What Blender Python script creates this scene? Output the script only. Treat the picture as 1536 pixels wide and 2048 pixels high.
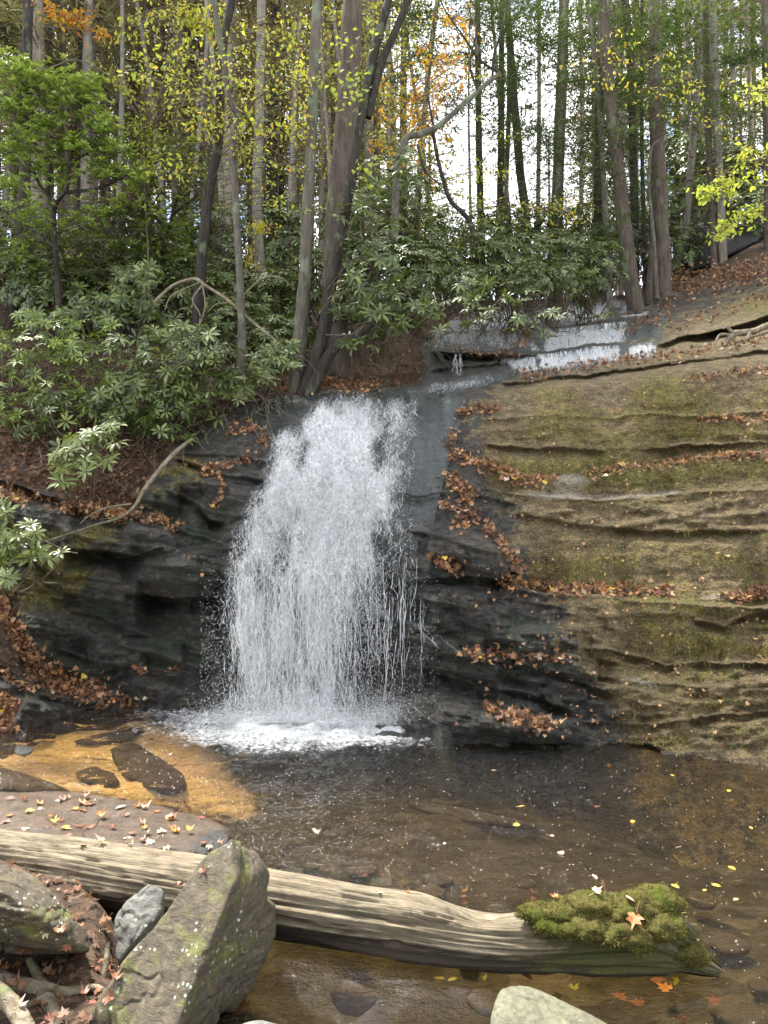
import bpy, bmesh, math, random
import numpy as np
from mathutils import Vector, Matrix
for o in list(bpy.data.objects): bpy.data.objects.remove(o)
SC = bpy.context.scene
COL = SC.collection
RNG = np.random.default_rng(7)
random.seed(7)
# ------------------------------------------------------------------ camera, sky, sun, exposure
FPX = 1480.0; CAMZ = 2.2
cam_d = bpy.data.cameras.new('camera'); cam = bpy.data.objects.new('camera', cam_d); COL.objects.link(cam)
cam.location = (0, 0, CAMZ); cam.rotation_euler = (math.radians(90), 0, 0)
cam_d.sensor_fit = 'VERTICAL'; cam_d.sensor_height = 36; cam_d.lens = FPX/2048*36
cam_d.clip_start = 0.05; cam_d.clip_end = 600
SC.camera = cam
SUN_EL, SUN_AZ = math.radians(63), math.radians(318)    # azimuth from +Y clockwise: high, beyond the trees at left
w = bpy.data.worlds.new('World'); SC.world = w; w.use_nodes = True
nt = w.node_tree; nt.nodes.clear()
sky = nt.nodes.new('ShaderNodeTexSky'); sky.sky_type = 'NISHITA'; sky.sun_disc = False
sky.sun_elevation = SUN_EL; sky.sun_rotation = SUN_AZ
bg1 = nt.nodes.new('ShaderNodeBackground'); bg1.inputs[1].default_value = 0.12
nt.links.new(sky.outputs[0], bg1.inputs[0])
bg2 = nt.nodes.new('ShaderNodeBackground'); bg2.inputs[0].default_value = (0.98, 0.985, 1.0, 1); bg2.inputs[1].default_value = 1.1
tc = nt.nodes.new('ShaderNodeTexCoord'); nz = nt.nodes.new('ShaderNodeTexNoise')
nz.inputs['Scale'].default_value = 5.0; nz.inputs['Detail'].default_value = 5
nt.links.new(tc.outputs['Generated'], nz.inputs['Vector'])
mr = nt.nodes.new('ShaderNodeMapRange'); mr.inputs[1].default_value = 0.38; mr.inputs[2].default_value = 0.56
nt.links.new(nz.outputs[0], mr.inputs[0])
mxs = nt.nodes.new('ShaderNodeMixShader'); nt.links.new(mr.outputs[0], mxs.inputs[0])
nt.links.new(bg1.outputs[0], mxs.inputs[1]); nt.links.new(bg2.outputs[0], mxs.inputs[2])
wo = nt.nodes.new('ShaderNodeOutputWorld'); nt.links.new(mxs.outputs[0], wo.inputs[0])
sd = bpy.data.lights.new('sun', 'SUN'); sd.energy = 5.0; sd.angle = math.radians(7); sd.color = (1.0, 0.95, 0.86)
sun = bpy.data.objects.new('sun', sd); COL.objects.link(sun)
sdir = Vector((math.sin(SUN_AZ)*math.cos(SUN_EL), math.cos(SUN_AZ)*math.cos(SUN_EL), math.sin(SUN_EL)))
sun.rotation_euler = sdir.to_track_quat('Z', 'Y').to_euler()
SC.view_settings.view_transform = 'Standard'; SC.view_settings.look = 'None'
SC.view_settings.exposure = 1.65; SC.view_settings.gamma = 1.0
try: SC.view_settings.use_curve_mapping = False
except Exception: pass
SC.render.engine = 'CYCLES'
SC.cycles.max_bounces = 7; SC.cycles.diffuse_bounces = 3; SC.cycles.glossy_bounces = 3
SC.cycles.transparent_max_bounces = 14; SC.cycles.transmission_bounces = 4

# ------------------------------------------------------------------ small maths helpers
def P(px, py, Y):
    return Vector(((px-768)/FPX*Y, Y, CAMZ-(py-1024)/FPX*Y))
def PA(px, py, Y):
    px = np.asarray(px, float); py = np.asarray(py, float); Y = np.asarray(Y, float)
    return np.stack([(px-768)/FPX*Y, Y+0*px, CAMZ-(py-1024)/FPX*Y], -1)
def _h(ix, iy, iz):
    n = (ix.astype(np.int64)*374761393 + iy.astype(np.int64)*668265263 + iz.astype(np.int64)*2147483647 + 1013904223) & 0xffffffff
    n = ((n ^ (n >> 13))*1274126177) & 0xffffffff
    n = (n ^ (n >> 16))
    return (n & 0xffffff)/float(0xffffff)
def vn(x, y, z=0.0):
    x, y, z = np.broadcast_arrays(np.asarray(x, float), np.asarray(y, float), np.asarray(z, float))
    xi, yi, zi = np.floor(x), np.floor(y), np.floor(z)
    fx, fy, fz = x-xi, y-yi, z-zi
    fx = fx*fx*(3-2*fx); fy = fy*fy*(3-2*fy); fz = fz*fz*(3-2*fz)
    r = 0
    for a in (0, 1):
        for b in (0, 1):
            for c in (0, 1):
                wgt = (fx if a else 1-fx)*(fy if b else 1-fy)*(fz if c else 1-fz)
                r = r + wgt*_h(xi+a, yi+b, zi+c)
    return r*2-1
def fbm(x, y, z=0.0, o=4, g=0.5):
    r = 0; a = 1.0; t = 0
    for k in range(o):
        r = r + a*vn(np.asarray(x)*2**k+17.3*k, np.asarray(y)*2**k+5.1*k, np.asarray(z)*2**k+9.7*k); t += a; a *= g
    return r/t
def sstep(a, b, x):
    t = np.clip((x-a)/(b-a), 0, 1); return t*t*(3-2*t)
def norm(a):
    return a/np.maximum(np.linalg.norm(a, axis=-1, keepdims=True), 1e-9)
def in_poly(px, py, poly):
    px = np.asarray(px, float); py = np.asarray(py, float)
    r = np.zeros(px.shape, bool); n = len(poly)
    for i in range(n):
        x1, y1 = poly[i]; x2, y2 = poly[(i+1) % n]
        if y1 == y2: continue
        c = ((y1 > py) != (y2 > py)) & (px < (x2-x1)*(py-y1)/(y2-y1)+x1)
        r ^= c
    return r
def blur(a, k):
    for ax in (0, 1):
        for _ in range(2):
            c = np.cumsum(np.pad(a, [(k+1, k) if i == ax else (0, 0) for i in (0, 1)], mode='edge'), axis=ax)
            n = a.shape[ax]
            a = (np.take(c, np.arange(2*k+1, 2*k+1+n), axis=ax)-np.take(c, np.arange(0, n), axis=ax))/(2*k+1)
    return a
# ------------------------------------------------------------------ mesh helpers
def mk_mesh(name, V, Fs, mat=None, attrs=None, smooth=False, uv=None):
    V = np.asarray(V, np.float32).reshape(-1, 3)
    if not isinstance(Fs, list): Fs = [Fs]
    Fs = [np.asarray(f, np.int32) for f in Fs if len(f)]
    me = bpy.data.meshes.new(name)
    me.vertices.add(len(V)); me.vertices.foreach_set('co', V.ravel())
    li = np.concatenate([f.ravel() for f in Fs]); st = []; off = 0
    for f in Fs:
        st.append(off+np.arange(len(f))*f.shape[1]); off += f.size
    st = np.concatenate(st)
    me.loops.add(len(li)); me.loops.foreach_set('vertex_index', li)
    me.polygons.add(len(st)); me.polygons.foreach_set('loop_start', st.astype(np.int32))
    if smooth: me.polygons.foreach_set('use_smooth', np.ones(len(st), bool))
    me.update(calc_edges=True)
    for k, a in (attrs or {}).items():
        a = np.asarray(a, np.float32)
        at = me.attributes.new(k, 'FLOAT', 'POINT'); at.data.foreach_set('value', a.ravel())
    if uv is not None:
        l = me.uv_layers.new(name='UVMap'); l.data.foreach_set('uv', np.asarray(uv, np.float32)[li].ravel())
    if mat: me.materials.append(mat)
    return me
def link(name, me, parent=None, loc=(0, 0, 0)):
    o = bpy.data.objects.new(name, me); COL.objects.link(o); o.location = loc
    if parent is not None: o.parent = parent
    return o
def tag(o, label=None, cat=None, group=None, kind=None):
    if label: o['label'] = label
    if cat: o['category'] = cat
    if group: o['group'] = group
    if kind: o['kind'] = kind
    return o
def empty(name, loc, label=None, cat=None, group=None, rz=0, sc=1.0):
    o = bpy.data.objects.new(name, None); COL.objects.link(o); o.location = loc
    o.rotation_euler = (0, 0, rz); o.scale = (sc, sc, sc); o.empty_display_size = 0.1
    return tag(o, label, cat, group)
class MB:
    def __init__(s): s.V = []; s.F = {}; s.A = []; s.n = 0
    def add(s, V, F, tint=0.5):
        V = np.asarray(V, float).reshape(-1, 3); F = np.asarray(F)
        s.V.append(V); s.F.setdefault(F.shape[1], []).append(F+s.n)
        s.A.append(np.broadcast_to(np.asarray(tint, float), (len(V),))); s.n += len(V)
    def mesh(s, name, mat, off=(0, 0, 0), smooth=False):
        return mk_mesh(name, np.concatenate(s.V)-np.array(off), [np.concatenate(v) for v in s.F.values()], mat, {'tint': np.concatenate(s.A)}, smooth)
    def build(s, name, mat, parent=None, off=(0, 0, 0), smooth=False, loc=(0, 0, 0)):
        return link(name, s.mesh(name, mat, off, smooth), parent, loc)
def frames(path):
    path = np.asarray(path, float); d = norm(np.gradient(path, axis=0))
    up = np.array([0.0, 0, 1]) if abs(d[len(d)//2][2]) < 0.8 else np.array([0.0, -1, 0])
    x = norm(np.cross(d, up)); y = norm(np.cross(x, d)); return d, x, y
def tube(path, rad, sides=6, cap=True, disp=None):
    path = np.asarray(path, float); n = len(path); rad = np.broadcast_to(np.asarray(rad, float), (n,))
    d, x, y = frames(path)
    a = np.linspace(0, 2*np.pi, sides, endpoint=False)
    R = rad[:, None]*np.ones(sides)
    if disp is not None: R = R+disp(path, a)
    V = path[:, None]+R[..., None]*(np.cos(a)[None, :, None]*x[:, None]+np.sin(a)[None, :, None]*y[:, None])
    i = np.arange(n-1)[:, None]*sides; j = np.arange(sides)[None]; k = (j+1) % sides
    F = np.stack([i+j, i+k, i+k+sides, i+j+sides], -1).reshape(-1, 4)
    return V.reshape(-1, 3), F
def spline(pts, n):
    p = np.asarray(pts, float); m = len(p)
    if m < 3:
        t = np.linspace(0, 1, n)[:, None]; return p[0]*(1-t)+p[-1]*t
    t = np.linspace(0, m-1, n); i = np.clip(t.astype(int), 0, m-2); f = (t-i)[:, None]
    g = lambda k: p[np.clip(k, 0, m-1)]
    a, b, c, d = g(i-1), g(i), g(i+1), g(i+2)
    return 0.5*((2*b)+(-a+c)*f+(2*a-5*b+4*c-d)*f**2+(-a+3*b-3*c+d)*f**3)
# leaf templates: +Y along the leaf, +Z its upper face, unit length
T_OVAL = (np.array([[0, 0, 0], [-.26, .35, .03], [0, .4, -.03], [.26, .35, .03], [-.2, .72, .0], [0, .75, -.04], [.2, .72, .0], [0, 1, -.06]]),
          np.array([[0, 2, 1], [0, 3, 2], [2, 5, 4], [2, 4, 1], [2, 3, 6], [2, 6, 5], [4, 5, 7], [5, 6, 7]]))
T_LONG = (np.array([[0, 0, 0], [-.11, .35, .03], [0, .38, -.0], [.11, .35, .03], [-.14, .68, .02], [0, .7, -.03], [.14, .68, .02], [0, 1, -.12]]),
          np.array([[0, 2, 1], [0, 3, 2], [2, 5, 4], [2, 4, 1], [2, 3, 6], [2, 6, 5], [4, 5, 7], [5, 6, 7]]))
T_KITE = (np.array([[0, 0, 0], [-.28, .45, .05], [.28, .45, .05], [0, 1, -.05]]), np.array([[0, 2, 1], [1, 2, 3]]))
T_NEED = (np.array([[0, 0, 0], [-.09, .4, 0], [.09, .4, 0], [0, 1, -.05]]), np.array([[0, 2, 1], [1, 2, 3]]))
def maple_template(curl, seed):
    r = np.random.default_rng(seed)
    ang = np.radians([-90, -62, -38, -5, 12, 32, 62, 76, 90, 104, 118, 148, 168, 185, 218, 242])
    rad = np.array([.10, .34, .40, .60, .36, .66, .40, .50, 1.0, .50, .40, .66, .36, .60, .40, .34])*.62*r.uniform(.86, 1.12, 16)
    x = np.cos(ang)*rad; y = np.sin(ang)*rad+0.38
    z = curl*(x**2*r.uniform(.5, 1.6)+(y-.4)**2*r.uniform(-.6, 1.2))+r.normal(0, .035*abs(curl)+.006, 16)
    V = np.vstack([[[0, .36, 0]], np.stack([x, y, z], -1), [[.012, -.35, .05*curl], [-.012, -.35, .05*curl]]])
    F = [[0, 1+i, 1+(i+1) % 16] for i in range(16)]+[[1, 18, 17]]
    return V, np.array(F)
MAPLES = [maple_template(c, s) for c, s in ((.5, 1), (1.1, 2), (-.9, 3), (1.6, 4), (.15, 5))]
def put(mb, tmpl, pos, d, nrm, size, tint, wid=1.0):
    TV, TF = tmpl; pos = np.atleast_2d(pos); n = len(pos)
    if n == 0: return
    d = norm(np.broadcast_to(d, (n, 3))); nrm = np.broadcast_to(nrm, (n, 3))
    x = norm(np.cross(d, nrm)); z = np.cross(x, d)
    size = np.broadcast_to(np.asarray(size, float), (n,)); tint = np.broadcast_to(np.asarray(tint, float), (n,))
    V = pos[:, None]+size[:, None, None]*(TV[None, :, 0:1]*wid*x[:, None]+TV[None, :, 1:2]*d[:, None]+TV[None, :, 2:3]*z[:, None])
    k = len(TV); F = (TF[None]+(np.arange(n)*k)[:, None, None]).reshape(-1, TF.shape[1])
    mb.add(V.reshape(-1, 3), F, np.repeat(tint, k))
def rdir(n, rng=RNG): return norm(rng.normal(size=(n, 3)))

# ------------------------------------------------------------------ materials
class NT:
    def __init__(s, name):
        s.m = bpy.data.materials.new(name); s.m.use_nodes = True; s.t = s.m.node_tree; s.t.nodes.clear()
        s.out = s.t.nodes.new('ShaderNodeOutputMaterial')
    def n(s, ty, props=None, **ins):
        nd = s.t.nodes.new('ShaderNode'+ty)
        for k, v in (props or {}).items(): setattr(nd, k, v)
        for k, v in ins.items():
            key = int(k[1:]) if k[0] == 'i' and k[1:].isdigit() else k.replace('_', ' ')
            s.set(nd.inputs[key], v)
        return nd
    def set(s, inp, v):
        if isinstance(v, bpy.types.NodeSocket): s.t.links.new(v, inp)
        elif isinstance(v, bpy.types.Node): s.t.links.new(v.outputs[0], inp)
        else: inp.default_value = v
    def coord(s, scale=(1, 1, 1), out='Object', rot=(0, 0, 0)):
        c = s.n('TexCoord'); mp = s.n('Mapping', Vector=c.outputs[out], Scale=scale, Rotation=rot); return mp.outputs[0]
    def noise(s, vec, scale, detail=4, rough=.55, dist=0):
        return s.n('TexNoise', Vector=vec, Scale=scale, Detail=detail, Roughness=rough, Distortion=dist).outputs[0]
    def rng(s, v, a, b, c=0.0, d=1.0):
        return s.n('MapRange', i0=v, i1=a, i2=b, i3=c, i4=d).outputs[0]
    def ramp(s, v, stops):
        r = s.n('ValToRGB', Fac=v); e = r.color_ramp.elements
        while len(e) < len(stops): e.new(.5)
        for el, (p, c) in zip(e, stops): el.position = p; el.color = (*c, 1)
        return r.outputs[0]
    def mix(s, f, a, b, mode='MIX'):
        nd = s.t.nodes.new('ShaderNodeMix'); nd.data_type = 'RGBA'; nd.blend_type = mode
        for i, v in ((0, f), (6, a), (7, b)):
            if isinstance(v, tuple) and len(v) == 3: v = (*v, 1)
            s.set(nd.inputs[i], v)
        return nd.outputs[2]
    def math(s, op, a, b=0.0):
        return s.n('Math', {'operation': op}, i0=a, i1=b).outputs[0]
    def attr(s, name): return s.n('Attribute', {'attribute_name': name}).outputs['Fac']
    def bump(s, h, st=.5, dist=.02, nrm=None):
        kw = dict(Height=h, Strength=st, Distance=dist)
        if nrm is not None: kw['Normal'] = nrm
        return s.n('Bump', **kw).outputs[0]
    def surf(s, sh): s.t.links.new(sh.outputs[0] if isinstance(sh, bpy.types.Node) else sh, s.out.inputs[0]); return s.m
    def pbr(s, col, rough=.7, nrm=None, spec=.4, **kw):
        ins = {'Base_Color': (*col, 1) if isinstance(col, tuple) and len(col) == 3 else col, 'Roughness': rough, 'Specular_IOR_Level': spec}
        ins.update(kw)
        if nrm is not None: ins['Normal'] = nrm
        return s.n('BsdfPrincipled', **ins)

def leaf_mat(name, stops, trans=.3, rough=.5, spec=.35, tmul=1.6):
    m = NT(name); t = m.attr('tint'); oi = m.n('ObjectInfo')
    f = m.math('ADD', m.math('MULTIPLY', t, .85), m.math('MULTIPLY', oi.outputs['Random'], .15))
    c = m.ramp(f, stops)
    nz = m.noise(m.coord(), 60, 2)
    c = m.mix(m.rng(nz, .3, .7, 0, .45), c, m.mix(1.0, c, (.55, .5, .45), 'MULTIPLY'))
    p = m.pbr(c, rough, None, spec)
    tr = m.n('BsdfTranslucent', Color=m.mix(1.0, c, (tmul, tmul*.95, tmul*.5), 'MULTIPLY'))
    return m.surf(m.n('MixShader', i0=trans, i1=p.outputs[0], i2=tr.outputs[0]))
M = {}
M['rhodo'] = leaf_mat('rhododendron_leaf', [(0, (.02, .036, .009)), (.4, (.07, .105, .025)), (.72, (.155, .2, .055)), (.95, (.24, .28, .12)), (1, (.42, .33, .05))], .2, .36, .42)
M['rhodo_bright'] = leaf_mat('yellow_green_rhododendron_leaf', [(0, (.05, .09, .015)), (.5, (.13, .19, .035)), (.85, (.25, .32, .07)), (1, (.5, .45, .1))], .2, .35, .5)
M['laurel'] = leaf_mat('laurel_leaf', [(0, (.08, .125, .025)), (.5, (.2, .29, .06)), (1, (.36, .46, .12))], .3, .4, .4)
M['hemlock'] = leaf_mat('hemlock_needles', [(0, (.035, .055, .022)), (.5, (.07, .11, .04)), (1, (.12, .18, .065))], .25, .6, .2)
M['drygreen'] = leaf_mat('dull_needles', [(0, (.16, .135, .08)), (.5, (.22, .2, .1)), (1, (.27, .3, .12))], .25, .7, .2)
M['yellow'] = leaf_mat('yellow_autumn_leaf', [(0, (.26, .34, .06)), (.5, (.46, .52, .1)), (.85, (.62, .52, .11)), (1, (.6, .34, .07))], .5, .6, .2, 1.3)
M['orange'] = leaf_mat('orange_autumn_leaf', [(0, (.45, .36, .05)), (.5, (.5, .27, .04)), (1, (.42, .14, .03))], .45, .6, .2, 1.3)
M['litter'] = leaf_mat('fallen_leaf_brown', [(0, (.07, .035, .022)), (.3, (.16, .08, .045)), (.55, (.3, .15, .07)), (.8, (.45, .25, .12)), (.92, (.55, .38, .22)), (1, (.3, .07, .05))], .1, .55, .35)
M['l_orange'] = leaf_mat('fallen_leaf_orange', [(0, (.3, .12, .03)), (1, (.5, .23, .055))], .12, .5, .4)
M['l_rust'] = leaf_mat('fallen_leaf_rust', [(0, (.13, .05, .025)), (1, (.27, .115, .055))], .1, .5, .4)
M['l_red'] = leaf_mat('fallen_leaf_red', [(0, (.17, .04, .035)), (1, (.33, .1, .075))], .1, .5, .4)
M['l_pale'] = leaf_mat('fallen_leaf_pale', [(0, (.4, .3, .2)), (1, (.62, .5, .36))], .1, .5, .4)
M['l_yellow'] = leaf_mat('fallen_leaf_yellow', [(0, (.6, .42, .04)), (1, (.75, .55, .1))], .15, .5, .4)
M['mossleaf'] = leaf_mat('moss_tuft', [(0, (.03, .03, .008)), (.5, (.1, .092, .024)), (1, (.24, .21, .06))], .3, .8, .1)
M['straw'] = leaf_mat('dry_grass_blade', [(0, (.13, .11, .04)), (.6, (.22, .19, .07)), (1, (.42, .36, .16))], .2, .8, .1)

def bark(name, c0, c1, lichen=None, lf=.5, zs=.22, bump=.6, scale=14):
    m = NT(name); v = m.coord((1, 1, zs))
    n1 = m.noise(v, scale, 6, .65, .4); n2 = m.noise(m.coord(), 2.2, 4)
    wv = m.n('TexVoronoi', Vector=v, Scale=scale*1.6).outputs[0]
    c = m.mix(m.rng(n1, .3, .7), c0, c1)
    c = m.mix(m.rng(n2, .35, .65, 0, .5), c, m.mix(1.0, c, (.55, .55, .55), 'MULTIPLY'))
    if lichen:
        c = m.mix(m.rng(m.noise(m.coord((1, 1, .6)), 5, 5, .6), lf, lf+.09), c, lichen)
    h = m.math('ADD', n1, m.math('MULTIPLY', wv, .5))
    return m.surf(m.pbr(c, .85, m.bump(h, bump*1.5, .05), .2))
M['bark_brown'] = bark('brown_furrowed_bark', (.06, .047, .037), (.15, .12, .095), (.13, .15, .09), .58)
M['bark_dark'] = bark('dark_bark', (.02, .017, .015), (.065, .055, .045), (.1, .12, .07), .58)
M['bark_grey'] = bark('grey_lichen_bark', (.07, .062, .05), (.16, .145, .115), (.15, .17, .12), .54)
M['bark_pale'] = bark('pale_bark', (.14, .125, .1), (.3, .27, .23), (.2, .2, .15), .55)
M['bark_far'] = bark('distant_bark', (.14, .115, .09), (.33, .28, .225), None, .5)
M['twig'] = bark('twig_bark', (.07, .05, .035), (.19, .15, .11), None, .5, 1, .2)
M['branch_pale'] = bark('bare_branch_bark', (.13, .1, .065), (.32, .27, .2), (.12, .14, .06), .56, .5)

def rock_shader(name):
    m = NT(name)
    v = m.coord((1, 1, 1)); vs = m.coord((.8, 1, 2.2))
    moss, wet, brown, pale = m.attr('moss'), m.attr('wet'), m.attr('brown'), m.attr('pale')
    big = m.noise(v, 1.7, 5, .6); fine = m.noise(vs, 9, 8, .68, .3); mic = m.noise(v, 55, 6, .7)
    dark = m.mix(m.rng(fine, .32, .7), (.007, .007, .007), (.12, .112, .1))
    dark = m.mix(m.rng(big, .5, .62, 0, .6), dark, (.02, .04, .02)); dark = m.mix(m.rng(m.noise(v, 3.3, 6, .7), .55, .66, 0, .6), dark, (.075, .055, .032))
    brn = m.mix(m.rng(fine, .3, .72), (.065, .045, .019), (.33, .245, .115))
    brn = m.mix(m.rng(mic, .35, .7, 0, .6), brn, (.125, .1, .055))
    col = m.mix(m.rng(m.math('ADD', brown, m.math('MULTIPLY', m.math('SUBTRACT', m.noise(v, 4, 9, .74), .5), 2.6)), .44, .56), dark, brn)
    mos = m.mix(m.rng(m.noise(v, 24, 6, .7), .3, .7), (.055, .045, .012), (.29, .24, .065))
    mos = m.mix(m.rng(m.noise(v, 4, 4, .6), .52, .66, 0, .75), mos, (.13, .135, .03))
    mf = m.rng(m.math('ADD', moss, m.math('MULTIPLY', m.math('SUBTRACT', m.noise(v, 6, 7, .68), .5), 1.5)), .38, .66)
    col = m.mix(mf, col, mos)
    col = m.mix(m.rng(m.math('ADD', pale, m.math('MULTIPLY', m.math('SUBTRACT', mic, .5), .7)), .45, .7, 0, .8), col, (.3, .27, .22))
    tex = m.noise(m.coord((1, 1, 1.6)), 38, 9, .85); col = m.mix(1.0, col, m.ramp(tex, [(.38, (.22, .21, .2)), (.5, (.95, .95, .95)), (.63, (2.0, 1.95, 1.85))]), 'MULTIPLY')
    blt = m.noise(m.coord((1, 1, 1.6)), 7, 7, .75); col = m.mix(1.0, col, m.ramp(blt, [(.36, (.5, .48, .45)), (.5, (1, 1, 1)), (.64, (1.35, 1.32, 1.25))]), 'MULTIPLY')
    # mineral drip streaks
    st = m.noise(m.coord((9, 9, .7)), 1.6, 5, .6)
    col = m.mix(m.rng(st, .56, .7, 0, .4), col, m.mix(1.0, col, (.42, .4, .4), 'MULTIPLY'))
    rough = m.math('SUBTRACT', .9, m.math('MULTIPLY', m.math('MULTIPLY', wet, m.math('SUBTRACT', 1.0, mf)), m.rng(mic, .3, .7, .3, .8)))
    h = m.math('ADD', m.math('MULTIPLY', fine, 1.2), m.math('ADD', m.math('MULTIPLY', mic, .8), m.math('MULTIPLY', m.math('MULTIPLY', mf, m.noise(v, 90, 3)), .35)))
    return m.surf(m.pbr(col, rough, m.bump(h, 1.0, .07), .5))
M['rock'] = rock_shader('layered_wet_and_mossy_rock')

def boulder_mat(name, c0, c1, mossc=(.12, .13, .03), mossl=.56, spots=True, wet=.0, ang=0):
    m = NT(name); v = m.coord(); vs = m.coord((1, 1, 4), rot=(.5, ang, .2))
    fine = m.noise(vs, 8, 9, .76, .5); mic = m.noise(v, 70, 6, .7); big = m.noise(v, 3, 4)
    col = m.mix(m.rng(fine, .3, .72), c0, c1)
    col = m.mix(m.rng(big, .4, .65, 0, .5), col, m.mix(1.0, col, (.6, .55, .5), 'MULTIPLY'))
    mo = m.noise(m.coord((1, 1, 1.5)), 5.5, 8, .72)
    col = m.mix(m.rng(mo, mossl, mossl+.09, 0, .85), col, m.mix(m.rng(mic, .3, .7), tuple(x*.5 for x in mossc), tuple(x*1.5 for x in mossc)))
    tex = m.noise(v, 42, 9, .78); col = m.mix(1.0, col, m.ramp(tex, [(.3, (.45, .43, .4)), (.5, (.95, .95, .95)), (.7, (1.5, 1.5, 1.45))]), 'MULTIPLY')
    if spots:
        vo = m.n('TexVoronoi', Vector=v, Scale=34.0, Randomness=1.0).outputs[0]
        sp = m.math('MULTIPLY', m.rng(m.math('ADD', vo, m.math('MULTIPLY', m.noise(v, 90, 4), .35)), .42, .34), m.rng(m.noise(v, 5, 4), .5, .58))
        col = m.mix(sp, col, (.36, .4, .33))
    rough = m.rng(mic, .3, .7, .62-wet*.4, .85-wet*.4)
    h = m.math('ADD', fine, m.math('MULTIPLY', mic, .3))
    return m.surf(m.pbr(col, rough, m.bump(h, .7, .025), .4))
M['boulder'] = boulder_mat('grey_green_boulder', (.025, .02, .013), (.15, .122, .08), mossl=.52, ang=.6)
M['boulder_plain'] = boulder_mat('grey_green_smooth_boulder', (.09, .09, .06), (.2, .195, .13), mossl=.58)
M['boulder_grey'] = boulder_mat('grey_boulder', (.09, .09, .08), (.22, .215, .2), mossl=.6)
M['wet_slab'] = boulder_mat('wet_brown_slab', (.03, .022, .015), (.13, .088, .058), mossl=.7, spots=False, wet=.9)
M['wet_black'] = boulder_mat('wet_black_stone', (.012, .012, .012), (.045, .043, .04), mossl=.7, spots=False, wet=.9)
M['bed_stone'] = boulder_mat('submerged_stone', (.03, .024, .014), (.08, .06, .032), mossl=.8, spots=False)

def soil_mat():
    m = NT('forest_floor_litter'); v = m.coord()
    n = m.noise(v, 9, 8, .7); f = m.noise(v, 60, 6, .7)
    vo = m.n('TexVoronoi', Vector=v, Scale=22.0); 
    c = m.mix(m.rng(n, .3, .7), (.022, .015, .01), (.07, .048, .034))
    lc = m.ramp(m.n('SeparateColor', i0=vo.outputs['Color']).outputs[0], [(0, (.04, .025, .017)), (.5, (.09, .055, .035)), (.8, (.15, .09, .055)), (1, (.25, .17, .11))])
    c = m.mix(m.rng(f, .4, .6, .2, .8), c, lc)
    h = m.math('ADD', m.math('MULTIPLY', vo.outputs[0], .6), f)
    return m.surf(m.pbr(c, .85, m.bump(h, .9, .03), .25))
M['soil'] = soil_mat()
def log_mat():
    m = NT('weathered_log_wood'); c = m.n('TexCoord'); mp = m.n('Mapping', Vector=c.outputs['UV'], Scale=(2.4, 16, 1)).outputs[0]
    v = m.coord()
    g = m.noise(mp, 3.0, 9, .68, .25); g2 = m.noise(m.n('Mapping', Vector=c.outputs['UV'], Scale=(1.6, 60, 1)).outputs[0], 2.0, 6, .7)
    big = m.noise(v, 2.5, 5, .6)
    col = m.mix(m.rng(g, .3, .72), (.075, .058, .038), (.33, .27, .18))
    col = m.mix(m.rng(g2, .52, .66, 0, .8), col, (.06, .043, .028)); col = m.mix(m.rng(m.noise(v, 4.5, 8, .72), .5, .6, 0, .7), col, (.13, .105, .07)); col = m.mix(m.rng(m.noise(v, 9, 8, .72, .5), .58, .66, 0, .8), col, (.04, .032, .024))
    col = m.mix(m.rng(g2, .42, .3, 0, .5), col, (.62, .52, .36))
    col = m.mix(m.rng(big, .45, .65, 0, .5), col, (.2, .175, .12))
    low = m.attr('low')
    col = m.mix(m.rng(m.math('ADD', low, m.math('MULTIPLY', m.math('SUBTRACT', g, .5), .8)), .38, .62, 0, .94), col, (.035, .026, .018))  # shade of the log's underside painted into the wood colour
    ms = m.attr('moss')
    mosf = m.rng(m.math('ADD', ms, m.math('MULTIPLY', m.math('SUBTRACT', m.noise(v, 9, 7, .7), .5), 1.3)), .5, .68)
    col = m.mix(mosf, col, m.mix(m.noise(v, 60, 4), (.025, .028, .011), (.1, .098, .03)))
    h = m.math('ADD', g, m.math('MULTIPLY', g2, .8))
    return m.surf(m.pbr(col, .8, m.bump(h, .8, .02), .3))
M['log'] = log_mat()
def moss_mat():
    m = NT('thick_moss'); v = m.coord(); n = m.noise(v, 45, 6, .75); b = m.noise(v, 7, 4)
    c = m.mix(m.rng(n, .3, .7), (.03, .027, .01), (.17, .15, .045)); c = m.mix(m.rng(b, .5, .64, 0, .7), c, (.07, .1, .012))
    return m.surf(m.pbr(c, .95, m.bump(n, 1, .03), .1))
M['moss'] = moss_mat()
def water_mat(name='pool_water', tint=(.8, .71, .54), foam=True, bs=1.0):
    m = NT(name); v = m.coord((1, 1, 1))
    v2 = m.coord((1, 2.2, 1)); h = m.math('ADD', m.noise(v2, 9, 4, .6, .5), m.math('MULTIPLY', m.noise(v2, 32, 3, .6), .35))
    nr = m.bump(h, 1.0*bs, .04)
    fr = m.n('Fresnel', IOR=1.33, Normal=nr).outputs[0]
    tr = m.n('BsdfTransparent', Color=(*tint, 1)); gl = m.n('BsdfGlossy', Color=(1, 1, 1, 1), Roughness=.03, Normal=nr)
    sh = m.n('MixShader', i0=fr, i1=tr.outputs[0], i2=gl.outputs[0])
    if foam:
        fa = m.attr('foam')
        lace = m.noise(m.coord((1, 1.7, 1)), 16, 7, .72, 1.2)
        ff = m.rng(m.math('ADD', fa, m.math('MULTIPLY', m.math('SUBTRACT', lace, .5), 1.9)), .5, 1.0, 0, .93)
        wh = m.pbr(m.ramp(lace, [(.3, (.5, .52, .53)), (.6, (.9, .91, .92))]), .5, m.bump(lace, 1.0, .06), .4)
        sh = m.n('MixShader', i0=ff, i1=sh.outputs[0], i2=wh.outputs[0])
    return m.surf(sh)
M['water'] = water_mat()
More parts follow.
